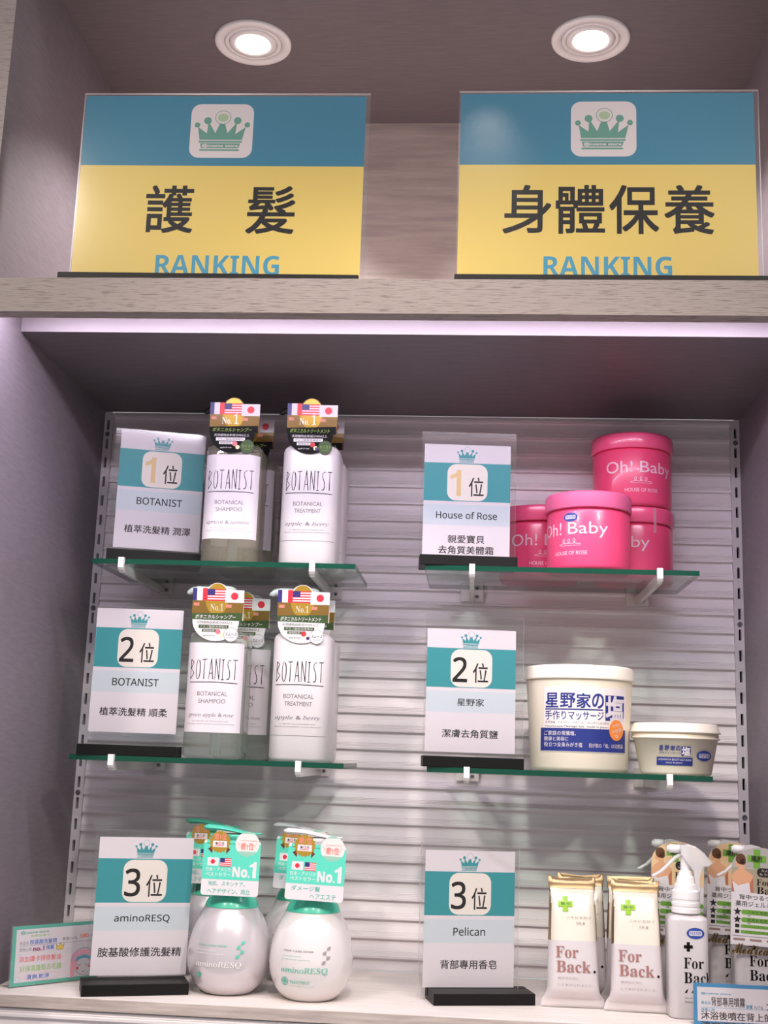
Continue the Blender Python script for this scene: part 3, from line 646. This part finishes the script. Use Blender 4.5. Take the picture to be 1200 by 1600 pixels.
D.rect(U(377), V(664), U(760), V(574), NAVY, 2); D.text('HOSHINOYA BEAUTY SALT SCRUB', U(395), V(612), U(745), V(590), F_WHITE, 3); D.text('MADE IN JAPAN', U(470), V(650), U(645), V(628), F_WHITE, 3)
tester_oval(D, U(897), V(550), 92/10700, 57/10700)
D.emit(b, rev_map(rz), 0.003); b.build('body', t)
b = MB(); b.lathe([(0.0458, 0.0440), (0.0482, 0.0444), (0.0486, 0.0452), (0.0474, 0.0462), (0.0455, 0.0525), (0.0438, 0.0545), (0.0425, 0.0536), (0.0, 0.0536)], CRML, 96); b.build('lid', t)

# ------------------------------------------------------------------ egg shaped pump bottles on the bottom shelf
AG = mat('cap_green', (76, 200, 168), 0.3, coat=0.3); AGD = mat('pump_green', (84, 200, 172), 0.3); SILVER = mat('egg_pearl_silver', (212, 204, 208), 0.24, 0.3, coat=0.6); EGGW = mat('egg_white', (226, 219, 218), 0.12, coat=0.7)
TAGT = mat('tag_mint', (92, 210, 184), 0.4); TAGTX = mat('tag_mint_print', (84, 184, 168), 0.45); MAROON = mat('tag_maroon', (110, 34, 34), 0.4); BADGE = mat('badge_pale', (232, 226, 222), 0.25, 0.1); BADG = mat('badge_green', (150, 196, 176), 0.3)
ROSE = mat('tag_rose_print', (226, 130, 120), 0.45); DOTG = mat('dot_grey', (160, 150, 154), 0.4); EGGT = mat('egg_teal_print', (88, 190, 165), 0.4); EGGWP = mat('egg_white_print', (244, 240, 240), 0.4)
EGG = spline([(0.0200, 0.0), (0.0262, 0.0012), (0.0350, 0.0095), (0.0412, 0.0225), (0.0431, 0.0360), (0.0418, 0.0500), (0.0380, 0.0650), (0.0330, 0.0762), (0.0280, 0.0850)], 5)
def egg_tag(treat):
    D = Print(); K = 12900.0; T = lambda x, y: ((x-575)/K, (1135-y)/K)
    W, H = 0.0296, 0.0548
    out = rrect_pts(-W, 0, W, H, 0.003)
    D.rect(-W, 0.0158, W, H-0.003, TAGT, 1); D.rect(-W+0.003, H-0.004, W-0.003, H, TAGT, 1)
    sc = [T(405+(148 if i % 2 else 128)*math.cos(i*PI/20), 452+(148 if i % 2 else 128)*math.sin(i*PI/20)) for i in range(40)]
    D.poly([T(250, 545), T(320, 500), T(310, 605)], MAROON, 2); D.poly([T(550, 545), T(490, 500), T(500, 605)], MAROON, 2)
    D.poly(sc, GOLD, 3); D.text('第1位', *T(325, 425), *T(490, 345), ROSE, 4, 0.02); D.rect(*T(312, 520), *T(500, 440), F_WHITE, 4); D.ring(*T(405, 472), 20/K, 20/K, 12/K, 12/K, F_RED, 5); D.text('楽', *T(345, 490), *T(378, 455), INK, 5, 0.02); D.text('天', *T(432, 490), *T(465, 455), INK, 5, 0.02); D.rect(*T(345, 505), *T(460, 497), F_RED, 5)
    D.disc(*T(775, 468), 160/K, BADGE, 2)
    D.poly([T(775+160*math.cos(math.radians(a)), 468+160*math.sin(math.radians(a))) for a in range(36, 145, 6)], BADG, 3); D.poly([T(775+160*math.cos(math.radians(a)), 468+160*math.sin(math.radians(a))) for a in range(235, 306, 6)], BADG, 3)
    D.text('第1位', *T(690, 540), *T(860, 455), ROSE, 4, 0.025); D.stroke([T(650, 450), T(690, 510), T(730, 450), T(775, 500), T(820, 450), T(860, 510), T(900, 450)], 0.0004, ROSE, 4); D.rect(*T(680, 426), *T(900, 420), ROSE, 4)
    D.rect(*T(255, 760), *T(405, 655), F_WHITE, 2); D.disc(*T(328, 708), 30/K, F_RED, 3); usa(D, *T(425, 765), *T(575, 658), 2)
    D.text('日本・アメリカ', *T(245, 830), *T(575, 780), F_WHITE, 2, 0.008); D.text('ベストセラー', *T(245, 892), *T(575, 845), F_WHITE, 2, 0.015)
    D.text('No.', *T(600, 892), *T(828, 765), F_WHITE, 2, 0.02, face='bold'); D.poly([T(*p) for p in ((915, 895), (868, 895), (868, 755), (822, 765), (822, 735), (865, 715), (885, 690), (915, 690))], F_WHITE, 2)
    if treat: D.text('ダメージ髪', *T(270, 1020), *T(650, 955), TAGTX, 2, 0.008); D.text('ヘアエステ', *T(520, 1112), *T(860, 1050), TAGTX, 2, 0.008)
    else: D.text('地肌、スキンケア。', *T(285, 1012), *T(775, 955), TAGTX, 2, 0.008); D.text('ヘアデザイン、両立', *T(280, 1112), *T(850, 1045), TAGTX, 2, 0.008)
    b = MB(); n = len(out); v = b.add([(p[0], -0.0002, p[1]) for p in out]+[(p[0], 0.0003, p[1]) for p in out])
    for tt in tessellate_polygon([[Vector((p[0], p[1], 0)) for p in out]]):
        b.face([v+i for i in tt], F_WHITE); b.face([v+n+i for i in reversed(tt)], F_WHITE)
    for j in range(n): b.face((v+j, v+(j+1) % n, v+n+(j+1) % n, v+n+j), F_WHITE)
    for pts, m in ((sc, GOLD), (ell(*T(775, 468), 160/K, 160/K), BADGE)):      # medals stick out above the card
        k = len(pts); v = b.add([(p[0], -0.00025, p[1]) for p in pts]+[(p[0], 0.0002, p[1]) for p in pts])
        for tt in tessellate_polygon([[Vector((p[0], p[1], 0)) for p in pts]]): b.face([v+i for i in tt], m); b.face([v+k+i for i in reversed(tt)], m)
    b.box(-0.012, 0.012, 0.0003, 0.030, 0.0440, 0.0444, F_WHITE)
    D.emit(b, flat_map(-0.0002), None, 0.00008, 0.00003); return b
def egg_bottle(label, treat, loc, yaw, dark_pump=False):
    t = thing('egg_pump_bottle', label, 'bottle', loc, yaw, 'egg-shaped pump bottles'); bm_ = EGGW if treat else SILVER
    b = MB(); b.lathe(EGG, bm_, 72); D = Print(); tx = EGGT if treat else EGGWP; ac = DOTG if treat else EGGT
    x0 = -0.0270
    amino(D, x0, 0.0290, 0.0195, 0.0355, tx)
    D.text('HAIR CARE SERIES', x0+0.0015, 0.0500, x0+0.031, 0.0516, ac if not treat else INKG, 1); D.text('amino acid complex', x0, 0.0452, x0+0.020, 0.0465, tx, 1); D.text('for damaged hair and scalp care', x0, 0.0420, x0+0.028, 0.0434, tx, 1)
    for i, (dx, dz) in enumerate(((0.0190, 0.0538), (0.0150, 0.0495), (0.0188, 0.0450), (0.0145, 0.0405))): D.poly(rot_ell(dx, dz, 0.0021, 0.0015, 0.6), ac, 1)
    D.stroke([(0.0190, 0.0538), (0.0150, 0.0495), (0.0188, 0.0450), (0.0145, 0.0405)], 0.0003, ac, 1)
    if treat: D.ring(-0.0235, 0.0212, 0.0036, 0.0042, 0.0030, 0.0035, EGGT, 1); D.rect(-0.0260, 0.0203, -0.0212, 0.0221, EGGT, 1); D.rect(-0.0244, 0.0185, -0.0228, 0.0240, EGGT, 1); D.text('TREATMENT', -0.0185, 0.0195, 0.0020, 0.0225, EGGT, 1); D.text('moist repair treatment', -0.0185, 0.0165, 0.0060, 0.0176, EGGT, 1)
    else: D.rect(-0.0268, 0.0203, -0.0216, 0.0223, EGGT, 1); D.rect(-0.0252, 0.0186, -0.0232, 0.0240, EGGT, 1)
    D.emit(b, rev_map(interp(EGG)), 0.003); b.build('body', t)
    b = MB(); b.lathe([(0.0281, 0.0851)]+spline([(0.0279, 0.0858), (0.0255, 0.0915), (0.0190, 0.1010), (0.0140, 0.1080)], 5)+[(0.0135, 0.1085), (0.0135, 0.122), (0.0120, 0.1235), (0.0, 0.1236)], AG, 56); b.build('cap', t)
    pm = AGD if not treat else PUMPW
    b = MB(); b.lathe([(0.0055, 0.123), (0.0055, 0.150), (0.0105, 0.1535), (0.0120, 0.158)], pm, 28)
    # saddle shaped press head with a long spout
    rings = []
    for i in range(15):
        s = i/14; x = -0.0345+0.0620*s; zc = 0.1615+0.0022*math.sin(s*PI*1.6+0.2)-0.0008*s+0.0020*(1-s)**6; hw = 0.0115*math.sin(PI*min(1, 0.10+0.9*s))**0.6+0.0012; hh = 0.0034*(1-s*0.72)
        if i == 0: hw, hh = 0.003, 0.0012
        rings.append([(x, hw*math.cos(2*PI*j/16), zc+hh*math.sin(2*PI*j/16)) for j in range(16)])
    b.loft(rings, pm, True, True); b.build('pump_head', t)
    o = egg_tag(treat).build('hang_tag', t, (0.0015, -0.0335, 0.0985)); o.rotation_euler = (math.radians(-2), math.radians(2 if treat else 0.5), 0)
    return t
def rot_ell(cx, cy, rx, ry, a, n=14):
    c, s = math.cos(a), math.sin(a); return [(cx+p[0]*c-p[1]*s, cy+p[0]*s+p[1]*c) for p in ell(0, 0, rx, ry, 0, 360, n)]
def serif(D, word, x0, y0, x1, y1, m, l=1, wt=1.0):
    D.text(word, x0, y0, x1, y1, m, l, face='serif')
def amino(D, x0, y0, x1, y1, m): D.text('aminoRESQ', x0, y0, x1, y1, m, 1, 0.004, -0.22, face='italic')
egg_bottle('silver egg-shaped bottle with mint pump and hang tag, front one beside third-place card', False, (-0.1690, -0.1650, ZB), 2)
egg_bottle('silver egg-shaped bottle with green pump, hidden behind another silver one', False, (-0.2120, -0.0620, ZB), 2)
egg_bottle('white egg-shaped bottle with white pump and mint hang tag, front one', True, (-0.0815, -0.1760, ZB), 4)
egg_bottle('white egg-shaped bottle with mint hang tag, half hidden behind another white one', True, (-0.1080, -0.0800, ZB), 2)

# ------------------------------------------------------------------ foil soap packs
FOILW = mat('foil_white', (214, 206, 207), 0.38, 0.1); FOILHL = mat('foil_gold_highlight', (252, 244, 228), 0.30, 0.4); FOILE = mat('foil_gold_seal', (156, 130, 98), 0.36, 0.8)  # upper half: gold foil coloured near-white, its bright highlight painted in
ROSEG = mat('rose_gold_print', (176, 124, 120), 0.35, 0.4); LIME = mat('cross_green', (150, 196, 62), 0.45); INKF = mat('foil_grey_print', (168, 158, 156), 0.5)
def plus(D, cx, cy, s, w, m, l): D.rect(cx-s/2, cy-w/2, cx+s/2, cy+w/2, m, l); D.rect(cx-w/2, cy-s/2, cx+w/2, cy+s/2, m, l)
def soap_pack(seed):
    rnd = random.Random(seed); b = MB(); k = 40
    prof = [(0.000, 0.0335, 0.0006), (0.003, 0.0330, 0.0008), (0.0075, 0.0315, 0.0014), (0.0085, 0.0312, 0.0022), (0.0135, 0.0275, 0.0098), (0.0190, 0.0262, 0.0125), (0.032, 0.0258, 0.0138), (0.050, 0.0254, 0.0142), (0.0640, 0.0250, 0.0142), (0.0655, 0.0250, 0.0142), (0.085, 0.0244, 0.0138), (0.1000, 0.0238, 0.0130),
            (0.1070, 0.0232, 0.0112), (0.1120, 0.0232, 0.0060), (0.1150, 0.0238, 0.0020), (0.1160, 0.0240, 0.0013), (0.1200, 0.0246, 0.0009), (0.1242, 0.0250, 0.0007)]
    rings = []
    for z, a, d in prof:
        R_ = []
        for j in range(k):
            th = 2*PI*j/k; c, s = math.cos(th), math.sin(th); e = 0.38
            x = a*(abs(c)**e)*(1 if c >= 0 else -1); y = d*(abs(s)**0.8)*(1 if s >= 0 else -1)
            wob = rnd.uniform(-1, 1)*0.00025*min(1, d/0.006)
            dz = (0.0006*(1 if j % 2 else -1) if z in (0.0, 0.1242) else 0)
            R_.append((x+wob, y+wob, max(0, z+dz)))
        rings.append(R_)
    ms = [FOILE if z < 0.0020 else (FOILW if z < 0.0640 else (FOILHL if z < 0.1140 else FOILE)) for z, _, _ in prof[:-1]]
    ms[0] = FOILW
    rings[-1] = [(x, y, z+(0.0030 if abs(x) > 0.0215 else 0)) for x, y, z in rings[-1]]
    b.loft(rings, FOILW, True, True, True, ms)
    for i, f in enumerate(b.f):                       # plain gold foil along the side edges, where the painted highlight stops
        cx_ = sum(b.v[q][0] for q in f)/len(f); cz_ = sum(b.v[q][2] for q in f)/len(f)
        if abs(cx_) > 0.0226 and 0.0640 < cz_ < 0.1140: b.m[i] = b.mi(FOILE)
    D = Print(); dep = interp([(d, z) for z, a, d in prof])
    serif(D, 'For', -0.0190, 0.0475, 0.0040, 0.0585, ROSEG, 1); serif(D, 'Back', -0.0185, 0.0335, 0.0165, 0.0445, ROSEG, 1); D.disc(0.0205, 0.0347, 0.0013, INK, 1)
    D.text('背中のために', -0.0170, 0.0268, 0.0045, 0.0292, INKF, 1); D.text('してあげられること。', -0.0170, 0.0205, 0.0190, 0.0230, INKF, 1)
    plus(D, -0.0085, 0.1000, 0.0150, 0.0058, LIME, 1); D.text('背中', -0.0135, 0.0985, -0.0035, 0.1018, TGREEN, 2)
    D.text('ニキビを防ぐ', -0.0080, 0.0855, 0.0180, 0.0880, INKF, 1); D.text('石鹸', 0.0020, 0.0800, 0.0075, 0.0825, INKF, 1); D.disc(0.0100, 0.0812, 0.0012, INKF, 1)
    def mp(u, v, o):
        d = dep(v); a = 0.0255; return (u, -d*max(0.0, 1-(abs(u)/a)**5.2)**0.42-o-0.0005, v)
    D.emit(b, mp, 0.003); return b
def place_pack(label, loc, yaw, lean, seed):
    o = soap_pack(seed).build('soap_pack', None, loc); o.rotation_euler = (math.radians(-lean), 0, math.radians(yaw))
    return tag(o, label, 'soap', 'gold and white foil soap packs')
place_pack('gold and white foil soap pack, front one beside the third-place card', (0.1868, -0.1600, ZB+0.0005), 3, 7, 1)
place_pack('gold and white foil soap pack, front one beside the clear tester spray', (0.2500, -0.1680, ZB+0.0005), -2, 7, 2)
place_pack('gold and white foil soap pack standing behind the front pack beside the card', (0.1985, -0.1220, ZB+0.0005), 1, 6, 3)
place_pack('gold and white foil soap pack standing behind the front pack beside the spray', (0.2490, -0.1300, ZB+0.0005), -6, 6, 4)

# ------------------------------------------------------------------ spray bottles
FROST = clear('frosted_bottle', (0.9, 0.9, 0.9), 1.4, 0.25, 0.86, (236, 230, 232)); FROSTD = FROST
TRIG = clear('trigger_white', (0.96, 0.96, 0.96), 1.4, 0.15, 0.60, (248, 246, 246)); NECKW = mat('trigger_solid_white', (234, 230, 230), 0.3)
OLIVE = mat('tag_olive', (168, 156, 132), 0.45); SKIN = mat('print_skin', (222, 166, 128), 0.5); SKIND = mat('print_skin_dark', (184, 112, 88), 0.5); HAIR = mat('print_hair', (98, 62, 40), 0.5); PEACH = mat('print_peach', (232, 196, 150), 0.5)
SGREEN = mat('spray_green', (112, 164, 62), 0.5); BUBB = mat('bubble_dark', (40, 36, 34), 0.4); GOLDD = mat('script_gold', (150, 122, 70), 0.35, 0.5)
def spray_tag(olive):
    D = Print(); T = lambda x, y: ((x-475)/16300.0, (2000-y)/16300.0); X1 = 475+0.056*16300
    top = [T(475, 1850)]+[T(475, 560)]+[T(948+473*math.cos(math.radians(a)), 620-350*math.sin(math.radians(a))) for a in range(172, 7, -8)]+[T(X1, 560), T(X1, 1850)]
    D.poly([T(475, 1830), T(475, 1010), T(X1, 1010), T(X1, 1830)], F_WHITE, 1); D.poly([T(475, 1012), T(475, 620), T(X1, 620), T(X1, 1012)], OLIVE if olive else PEACH, 1)
    D.poly([T(475, 622)]+[T(948+473*math.cos(math.radians(a)), 620-350*math.sin(math.radians(a))) for a in range(180, -1, -8)], mat('tag_grey', (176, 170, 166), 0.4) if olive else PEACH, 1)
    # bride seen from behind
    D.poly([T(480, 1010), T(478, 760), T(520, 690), T(590, 640), T(600, 560), T(680, 560), T(690, 640), T(760, 690), T(825, 730), T(835, 1005), T(775, 1010)], SKIN, 2)
    D.poly([T(480, 1010), T(478, 800), T(498, 850), T(532, 1010)], SKIND, 3); D.poly([T(835, 1005), T(830, 760), T(775, 860), T(785, 1008)], SKIND, 3)
    D.poly([T(484, 840), T(585, 908), T(765, 850), T(790, 1012), T(525, 1012)], F_WHITE, 4); D.disc(*T(560, 560), 32/16300, SKIN, 3, ry=45/16300)
    D.disc(*T(620, 478), 82/16300, HAIR, 4, ry=88/16300); D.disc(*T(655, 520), 50/16300, HAIR, 4)
    cx, cy = T(885, 460); plus(D, cx, cy, 310/16300, 112/16300, SGREEN, 5); D.text('薬用', *T(790, 500), *T(970, 412), BUBB, 6, 0.02)
    D.rrect(*T(890, 745), *T(1370, 600), 0.0042, BUBB, 5); D.text('大人の背中に', *T(960, 660), *T(1300, 620), PINKW, 6); D.text('もう迷わない', *T(930, 720), *T(1330, 680), PINKW, 6)
    serif(D, 'For', *T(885, 885), *T(1115, 780), INK, 5); serif(D, 'Back.', *T(890, 1020), *T(1330, 905), INK, 5)
    D.text('背中つるつる', *T(605, 1125), *T(1220, 1045), INK, 5, 0.006); D.text('薬用ジェルミスト', *T(548, 1235), *T(1330, 1150), INK, 5, 0.006)
    for i, y in enumerate((1325, 1450)):
        D.poly([T(580+(70 if k % 2 == 0 else 30)*math.sin(k*PI/5), y-(70 if k % 2 == 0 else 30)*math.cos(k*PI/5)) for k in range(10)], BUBB, 5)
        D.rrect(*T(645, y+38), *T(1390, y-38), 0.002, SGREEN, 5); D.text(('ニキビを防ぐ', '肌荒れを防ぐ')[i], *T(745, y+28), *T(1130, y-28), TGREEN, 6, 0.01); D.rect(*T(745, y+62), *T(800, y+50), INKG, 5)
    for i, y in enumerate((1550, 1640)):
        D.rect(*T(545, y+28), *T(615, y-28), BUBB, 5); D.rect(*T(640, y+26), *T(1390, y-26), SGREEN, 5); D.text(('シュッとスプレーするだけ', 'べたつかずさらさら')[i], *T(700, y+20), *T(1300, y-20), TGREEN, 6)
    D.rect(*T(500, 1712), *T(1390, 1704), INKG, 5)
    for x in (520, 790, 1060): D.rect(*T(x, 1780), *T(x+190, 1745), mat('tag_mauve', (150, 120, 112), 0.5), 5)
    D.text('Medicated', *T(500, 1985), *T(1390, 1835), GOLDD, 3, 0.03, face='script'); D.text('Medicated', *T(506, 1985), *T(1396, 1835), BUBB, 5, 0.0, face='script')
    b = MB(); n = len(top); v = b.add([(p[0], -0.0002, p[1]) for p in top]+[(p[0], 0.0003, p[1]) for p in top])
    for tt in tessellate_polygon([[Vector((p[0], p[1], 0)) for p in top]]): b.face([v+i for i in tt], F_WHITE); b.face([v+n+i for i in reversed(tt)], F_WHITE)
    for j in range(n): b.face((v+j, v+(j+1) % n, v+n+(j+1) % n, v+n+j), F_WHITE)
    D.emit(b, flat_map(-0.0002), None, 0.00004, 0.00003); return b
def spray(label, loc, yaw, tester=False, olive=True):
    t = thing('spray_bottle', label, 'spray bottle', loc, yaw, 'trigger spray bottles'); w, r, dp = 0.0395, 0.009, 0.80
    b = MB(); sec = []
    for z, d in ((0.0, 0.003), (0.001, 0.001), (0.003, 0.0), (0.0925, 0.0), (0.0955, 0.0010), (0.0972, 0.0035)): sec.append([(x, y*dp, z) for x, y in rsq(w-2*d, r-d*0.5)])
    sec += [[(0.0118*x/math.hypot(x, y), 0.0118*y/math.hypot(x, y), z) for x, y, _ in sec[-1]] for z in (0.0980, 0.1000)]
    b.loft(sec, FROST, True, True); D = Print()
    plus(D, -0.0015, 0.0685, 0.0090, 0.0032, INK, 1); serif(D, 'For', -0.0062, 0.0478, 0.0136, 0.0582, INK, 1); serif(D, 'Back', -0.0062, 0.0340, 0.0235, 0.0444, INK, 1)
    for x in (-0.004, 0.0022): D.poly([(x-0.0018, 0.0248), (x+0.0006, 0.0252), (x+0.0020, 0.0292), (x-0.0004, 0.0272)], INK, 1)
    D.text('After Bath', -0.0055, 0.0195, 0.0030, 0.0212, INKG, 1); D.text('Medicated Mist', -0.0055, 0.0158, 0.0065, 0.0176, INKG, 1)
    if tester: tester_oval(D, 0.0058, 0.0815, 0.0088, 0.0053)
    m0 = rsq_map(w, r); D.emit(b, lambda u, v, o: (m0(u, v, o)[0], m0(u, v, o)[1]*dp-0.0001, v), 0.003); b.build('body', t)
    b = MB(); b.lathe([(0.0142, 0.0995), (0.0146, 0.1000), (0.0146, 0.1040), (0.0138, 0.1044), (0.0138, 0.1062), (0.0143, 0.1066), (0.0143, 0.1098), (0.0137, 0.1102), (0.0137, 0.1128), (0.0142, 0.1132), (0.0140, 0.1205), (0.0128, 0.1216), (0.0118, 0.1222), (0.0112, 0.1270), (0.0098, 0.1276), (0.0086, 0.1345), (0.0074, 0.1352), (0.0062, 0.1400), (0.0050, 0.1406), (0.0046, 0.1640)], NECKW, 72, smooth=False); b.build('collar', t)
    b = MB(); b.prism([(-0.0060, 0.1660), (0.0010, 0.1668), (0.0090, 0.1650), (0.0180, 0.1585), (0.0262, 0.1485), (0.0225, 0.1455), (0.0170, 0.1448), (0.0130, 0.1330), (0.0138, 0.1200), (0.0100, 0.1200), (0.0070, 0.1400), (-0.0055, 0.1560)], TRIG, -0.0085, 0.0085, 'y'); b.build('spray_head', t, bevel=0.0022, angle=50)
    b = MB(); b.tube([(-0.004, 0, 0.1615), (-0.0165, 0, 0.1615)], [0.0042, 0.0042], NECKW, 18); b.tube([(-0.0165, 0, 0.1615), (-0.0185, 0, 0.1615)], [0.0030, 0.0028], NECKW, 14); b.build('nozzle', t)
    b = MB(); b.tube([(-0.0040, 0, 0.1560), (-0.0100, 0, 0.1530), (-0.0170, 0, 0.1460), (-0.0250, 0, 0.1385), (-0.0320, 0, 0.1345), (-0.0345, 0, 0.1345)], [0.0036, 0.0034, 0.0030, 0.0028, 0.0028, 0.0020], TRIG, 12, True, 0.6); b.build('trigger', t)
    if not tester:
        o = spray_tag(olive).build('hang_tag', t, (-0.0260, -0.0200, 0.0600)); o.rotation_euler = (math.radians(-1), math.radians(2.5), 0)
    return t
spray('frosted spray bottle with blue tester sticker and no hang tag', (0.2985, -0.1760, ZB), 2, tester=True)
spray('spray bottle with photo hang tag, behind the tester spray', (0.2950, -0.0950, ZB), 2, olive=False)
spray('spray bottle with photo hang tag, in front at the right wall behind blue-framed card', (0.3705, -0.1420, ZB), 0, olive=True)
spray('spray bottle with photo hang tag, behind the one at the right wall', (0.3600, -0.0700, ZB), 0, olive=False)

# ------------------------------------------------------------------ hand-lettered price cards
CT = mat('card_teal_border', (92, 176, 156), 0.5); CB = mat('card_blue_border', (62, 136, 184), 0.5); PENB = mat('pen_blue', (70, 116, 196), 0.6); PENR = mat('pen_red', (230, 96, 96), 0.6); PENG = mat('pen_green', (146, 196, 100), 0.6); PENM = mat('pen_magenta', (150, 40, 110), 0.6); PENO = mat('pen_orange', (238, 134, 96), 0.6); PENK = mat('pen_black', (52, 36, 40), 0.6); PENT = mat('pen_turquoise', (90, 170, 200), 0.6); PENP = mat('pen_pink', (236, 170, 186), 0.6); PENY = mat('pen_yellow', (236, 206, 80), 0.6)
def teal_card(D, w, h):
    T = lambda x, y: (-w/2+(x-100)/800*w, h-(y-600)/500*h)       # photo zoom frame, sheared level
    D.rect(-w/2, 0, w/2, h, CT, 0); D.rrect(-w/2+0.0042, 0.0035, w/2-0.0028, h-0.0035, 0.0005, WPAPER, 1)
    D.text('@cosme store', *T(170, 675), *T(425, 645), CT, 2, 0.02); D.text('美麗推薦卡', *T(260, 698), *T(440, 680), PENG, 2)
    D.text('商品名', *T(165, 760), *T(245, 732), INKG, 2); D.text('胺基酸洗髮精', *T(258, 762), *T(505, 722), PENB, 2, 0.01); D.text('售價 NT$', *T(555, 752), *T(695, 722), INKG, 2); D.text('580', *T(725, 740), *T(805, 706), PENO, 2, 0.02); D.text('/瓶', *T(815, 740), *T(865, 712), PENB, 2)
    D.stroke([T(165, 770), T(860, 768)], 0.0003, INKG, 2)
    D.text('使用心得', *T(165, 815), *T(275, 785), INKG, 2); D.text('no.1', *T(290, 818), *T(390, 780), PENM, 2, 0.03); D.text('推薦', *T(408, 815), *T(480, 778), PENB, 2, 0.01)
    D.poly([T(500, 775), T(522, 800), T(540, 768), T(556, 800), T(575, 775), T(565, 822), T(508, 822)], PENY, 2); D.stroke([T(500, 775), T(522, 800), T(540, 768), T(556, 800), T(575, 775), T(565, 822), T(508, 822), T(500, 775)], 0.0003, PENK, 3)
    D.text('添加護卡得修髮油', *T(170, 905), *T(550, 858), PENR, 2, 0.006); D.text('好保濕蓬鬆去毛躁', *T(180, 985), *T(560, 935), PENG, 2, 0.006); D.text('清爽.乾淨', *T(245, 1052), *T(450, 1012), PENB, 2, 0.01)
    D.ring(*T(385, 1032), 0.0200, 0.0040, 0.0196, 0.0036, PENP, 2)
    # smiling washing girl under a foam cap
    D.poly([T(640, 960), T(650, 880), T(700, 845), T(770, 835), T(840, 850), T(868, 900), T(868, 1075), T(830, 1075), T(835, 960), T(690, 960), T(680, 1075), T(648, 1075)], PENP, 2)
    D.disc(*T(765, 985), 0.0090, WPAPER, 3, ry=0.0088); D.ring(*T(765, 985), 0.0090, 0.0088, 0.0087, 0.0085, PENK, 4)
    D.ring(*T(765, 960), 0.0145, 0.0160, 0.0138, 0.0153, PENT, 3, 10, 170); D.poly([T(680, 945), T(700, 905), T(770, 885), T(840, 905), T(860, 945), T(820, 925), T(770, 915), T(715, 925)], PENT, 5)
    for x in (725, 805): D.stroke([T(x-22, 968), T(x, 978), T(x+22, 964)], 0.0004, PENK, 5)
    D.stroke([T(750, 1025), T(768, 1036), T(788, 1022)], 0.0004, PENK, 5); D.disc(*T(712, 1000), 0.0016, PENR, 5); D.disc(*T(825, 990), 0.0016, PENR, 5)
    for x, y, r in ((625, 840, 0.0028), (830, 770, 0.0022), (175, 850, 0.0018), (165, 1045, 0.0026), (620, 1065, 0.0018)): D.ring(*T(x, y), r, r, r-0.0002, r-0.0002, PENT, 2)
def blue_card(D, w, h):
    T = lambda x, y: (-w/2+(x-150)/9400.0*0.98*0.66, h-(y-930)/14300.0)
    D.rect(-w/2, 0, w/2, h, CB, 0); D.rect(-w/2+0.0036, 0.0036, w/2-0.0036, h-0.0036, WPAPER, 1)
    D.text('@cosme store', *T(255, 1080), *T(665, 1050), RANK, 2, 0.02); D.text('商品名', *T(255, 1205), *T(385, 1165), RANK, 2, 0.01); D.text('背部專用噴霧', *T(395, 1225), *T(860, 1105), PENK, 2, 0.012); D.text('售價', *T(875, 1240), *T(960, 1190), RANK, 2, 0.02); D.text('NT$', *T(985, 1245), *T(1105, 1200), INKG, 2); D.text('280', *T(1150, 1250), *T(1400, 1165), PENK, 2)
    D.stroke([T(255, 1245), T(1600, 1245)], 0.0003, RANK, 2); D.text('推薦心得', *T(255, 1295), *T(440, 1255), RANK, 2, 0.01)
    D.text('沐浴後噴在背上的痘痘', *T(250, 1400), *T(1480, 1295), PENK, 2, 0.014); D.text('清爽不黏膩好好用哦', *T(250, 1530), *T(1480, 1425), PENK, 2, 0.014)
def memo(label, loc, yaw, w, h, draw, lean):
    t = thing('price_card', label, 'card', loc, yaw, 'hand-lettered price cards')
    b = MB(); b.box(-w/2, w/2, 0, 0.0004, 0.0012, h+0.0012, WPAPER); D = Print(); draw(D, w, h); D.emit(b, flat_map(0, 0, 0.0012), None, 0.00004, 0.00004); c = b.build('paper', t)
    b = MB(); b.box(-w/2-0.001, w/2+0.001, -0.0012, -0.0004, 0.0, h+0.0030, ACR, mats={'t': ACRE, 'l': ACRE, 'r': ACRE}); b.box(-w/2-0.001, w/2+0.001, 0.0006, 0.0014, 0.0, h+0.0030, ACR, mats={'t': ACRE, 'l': ACRE, 'r': ACRE})
    b.box(-w/2-0.001, w/2+0.001, 0.0014, 0.030, 0.0, 0.0010, ACR); h_ = b.build('clear_holder', t)
    for o in (c, h_): o.rotation_euler = (math.radians(-lean), 0, 0)
    return t
memo('teal-framed hand-lettered card with a drawn smiling face, beside the left wall', (-0.3510, -0.1705, ZB), 48, 0.1000, 0.0585, teal_card, 3)
memo('blue-framed hand-lettered card at the front in front of the spray bottles', (0.3455, -0.2180, ZB), 0, 0.0960, 0.0380, blue_card, 3)
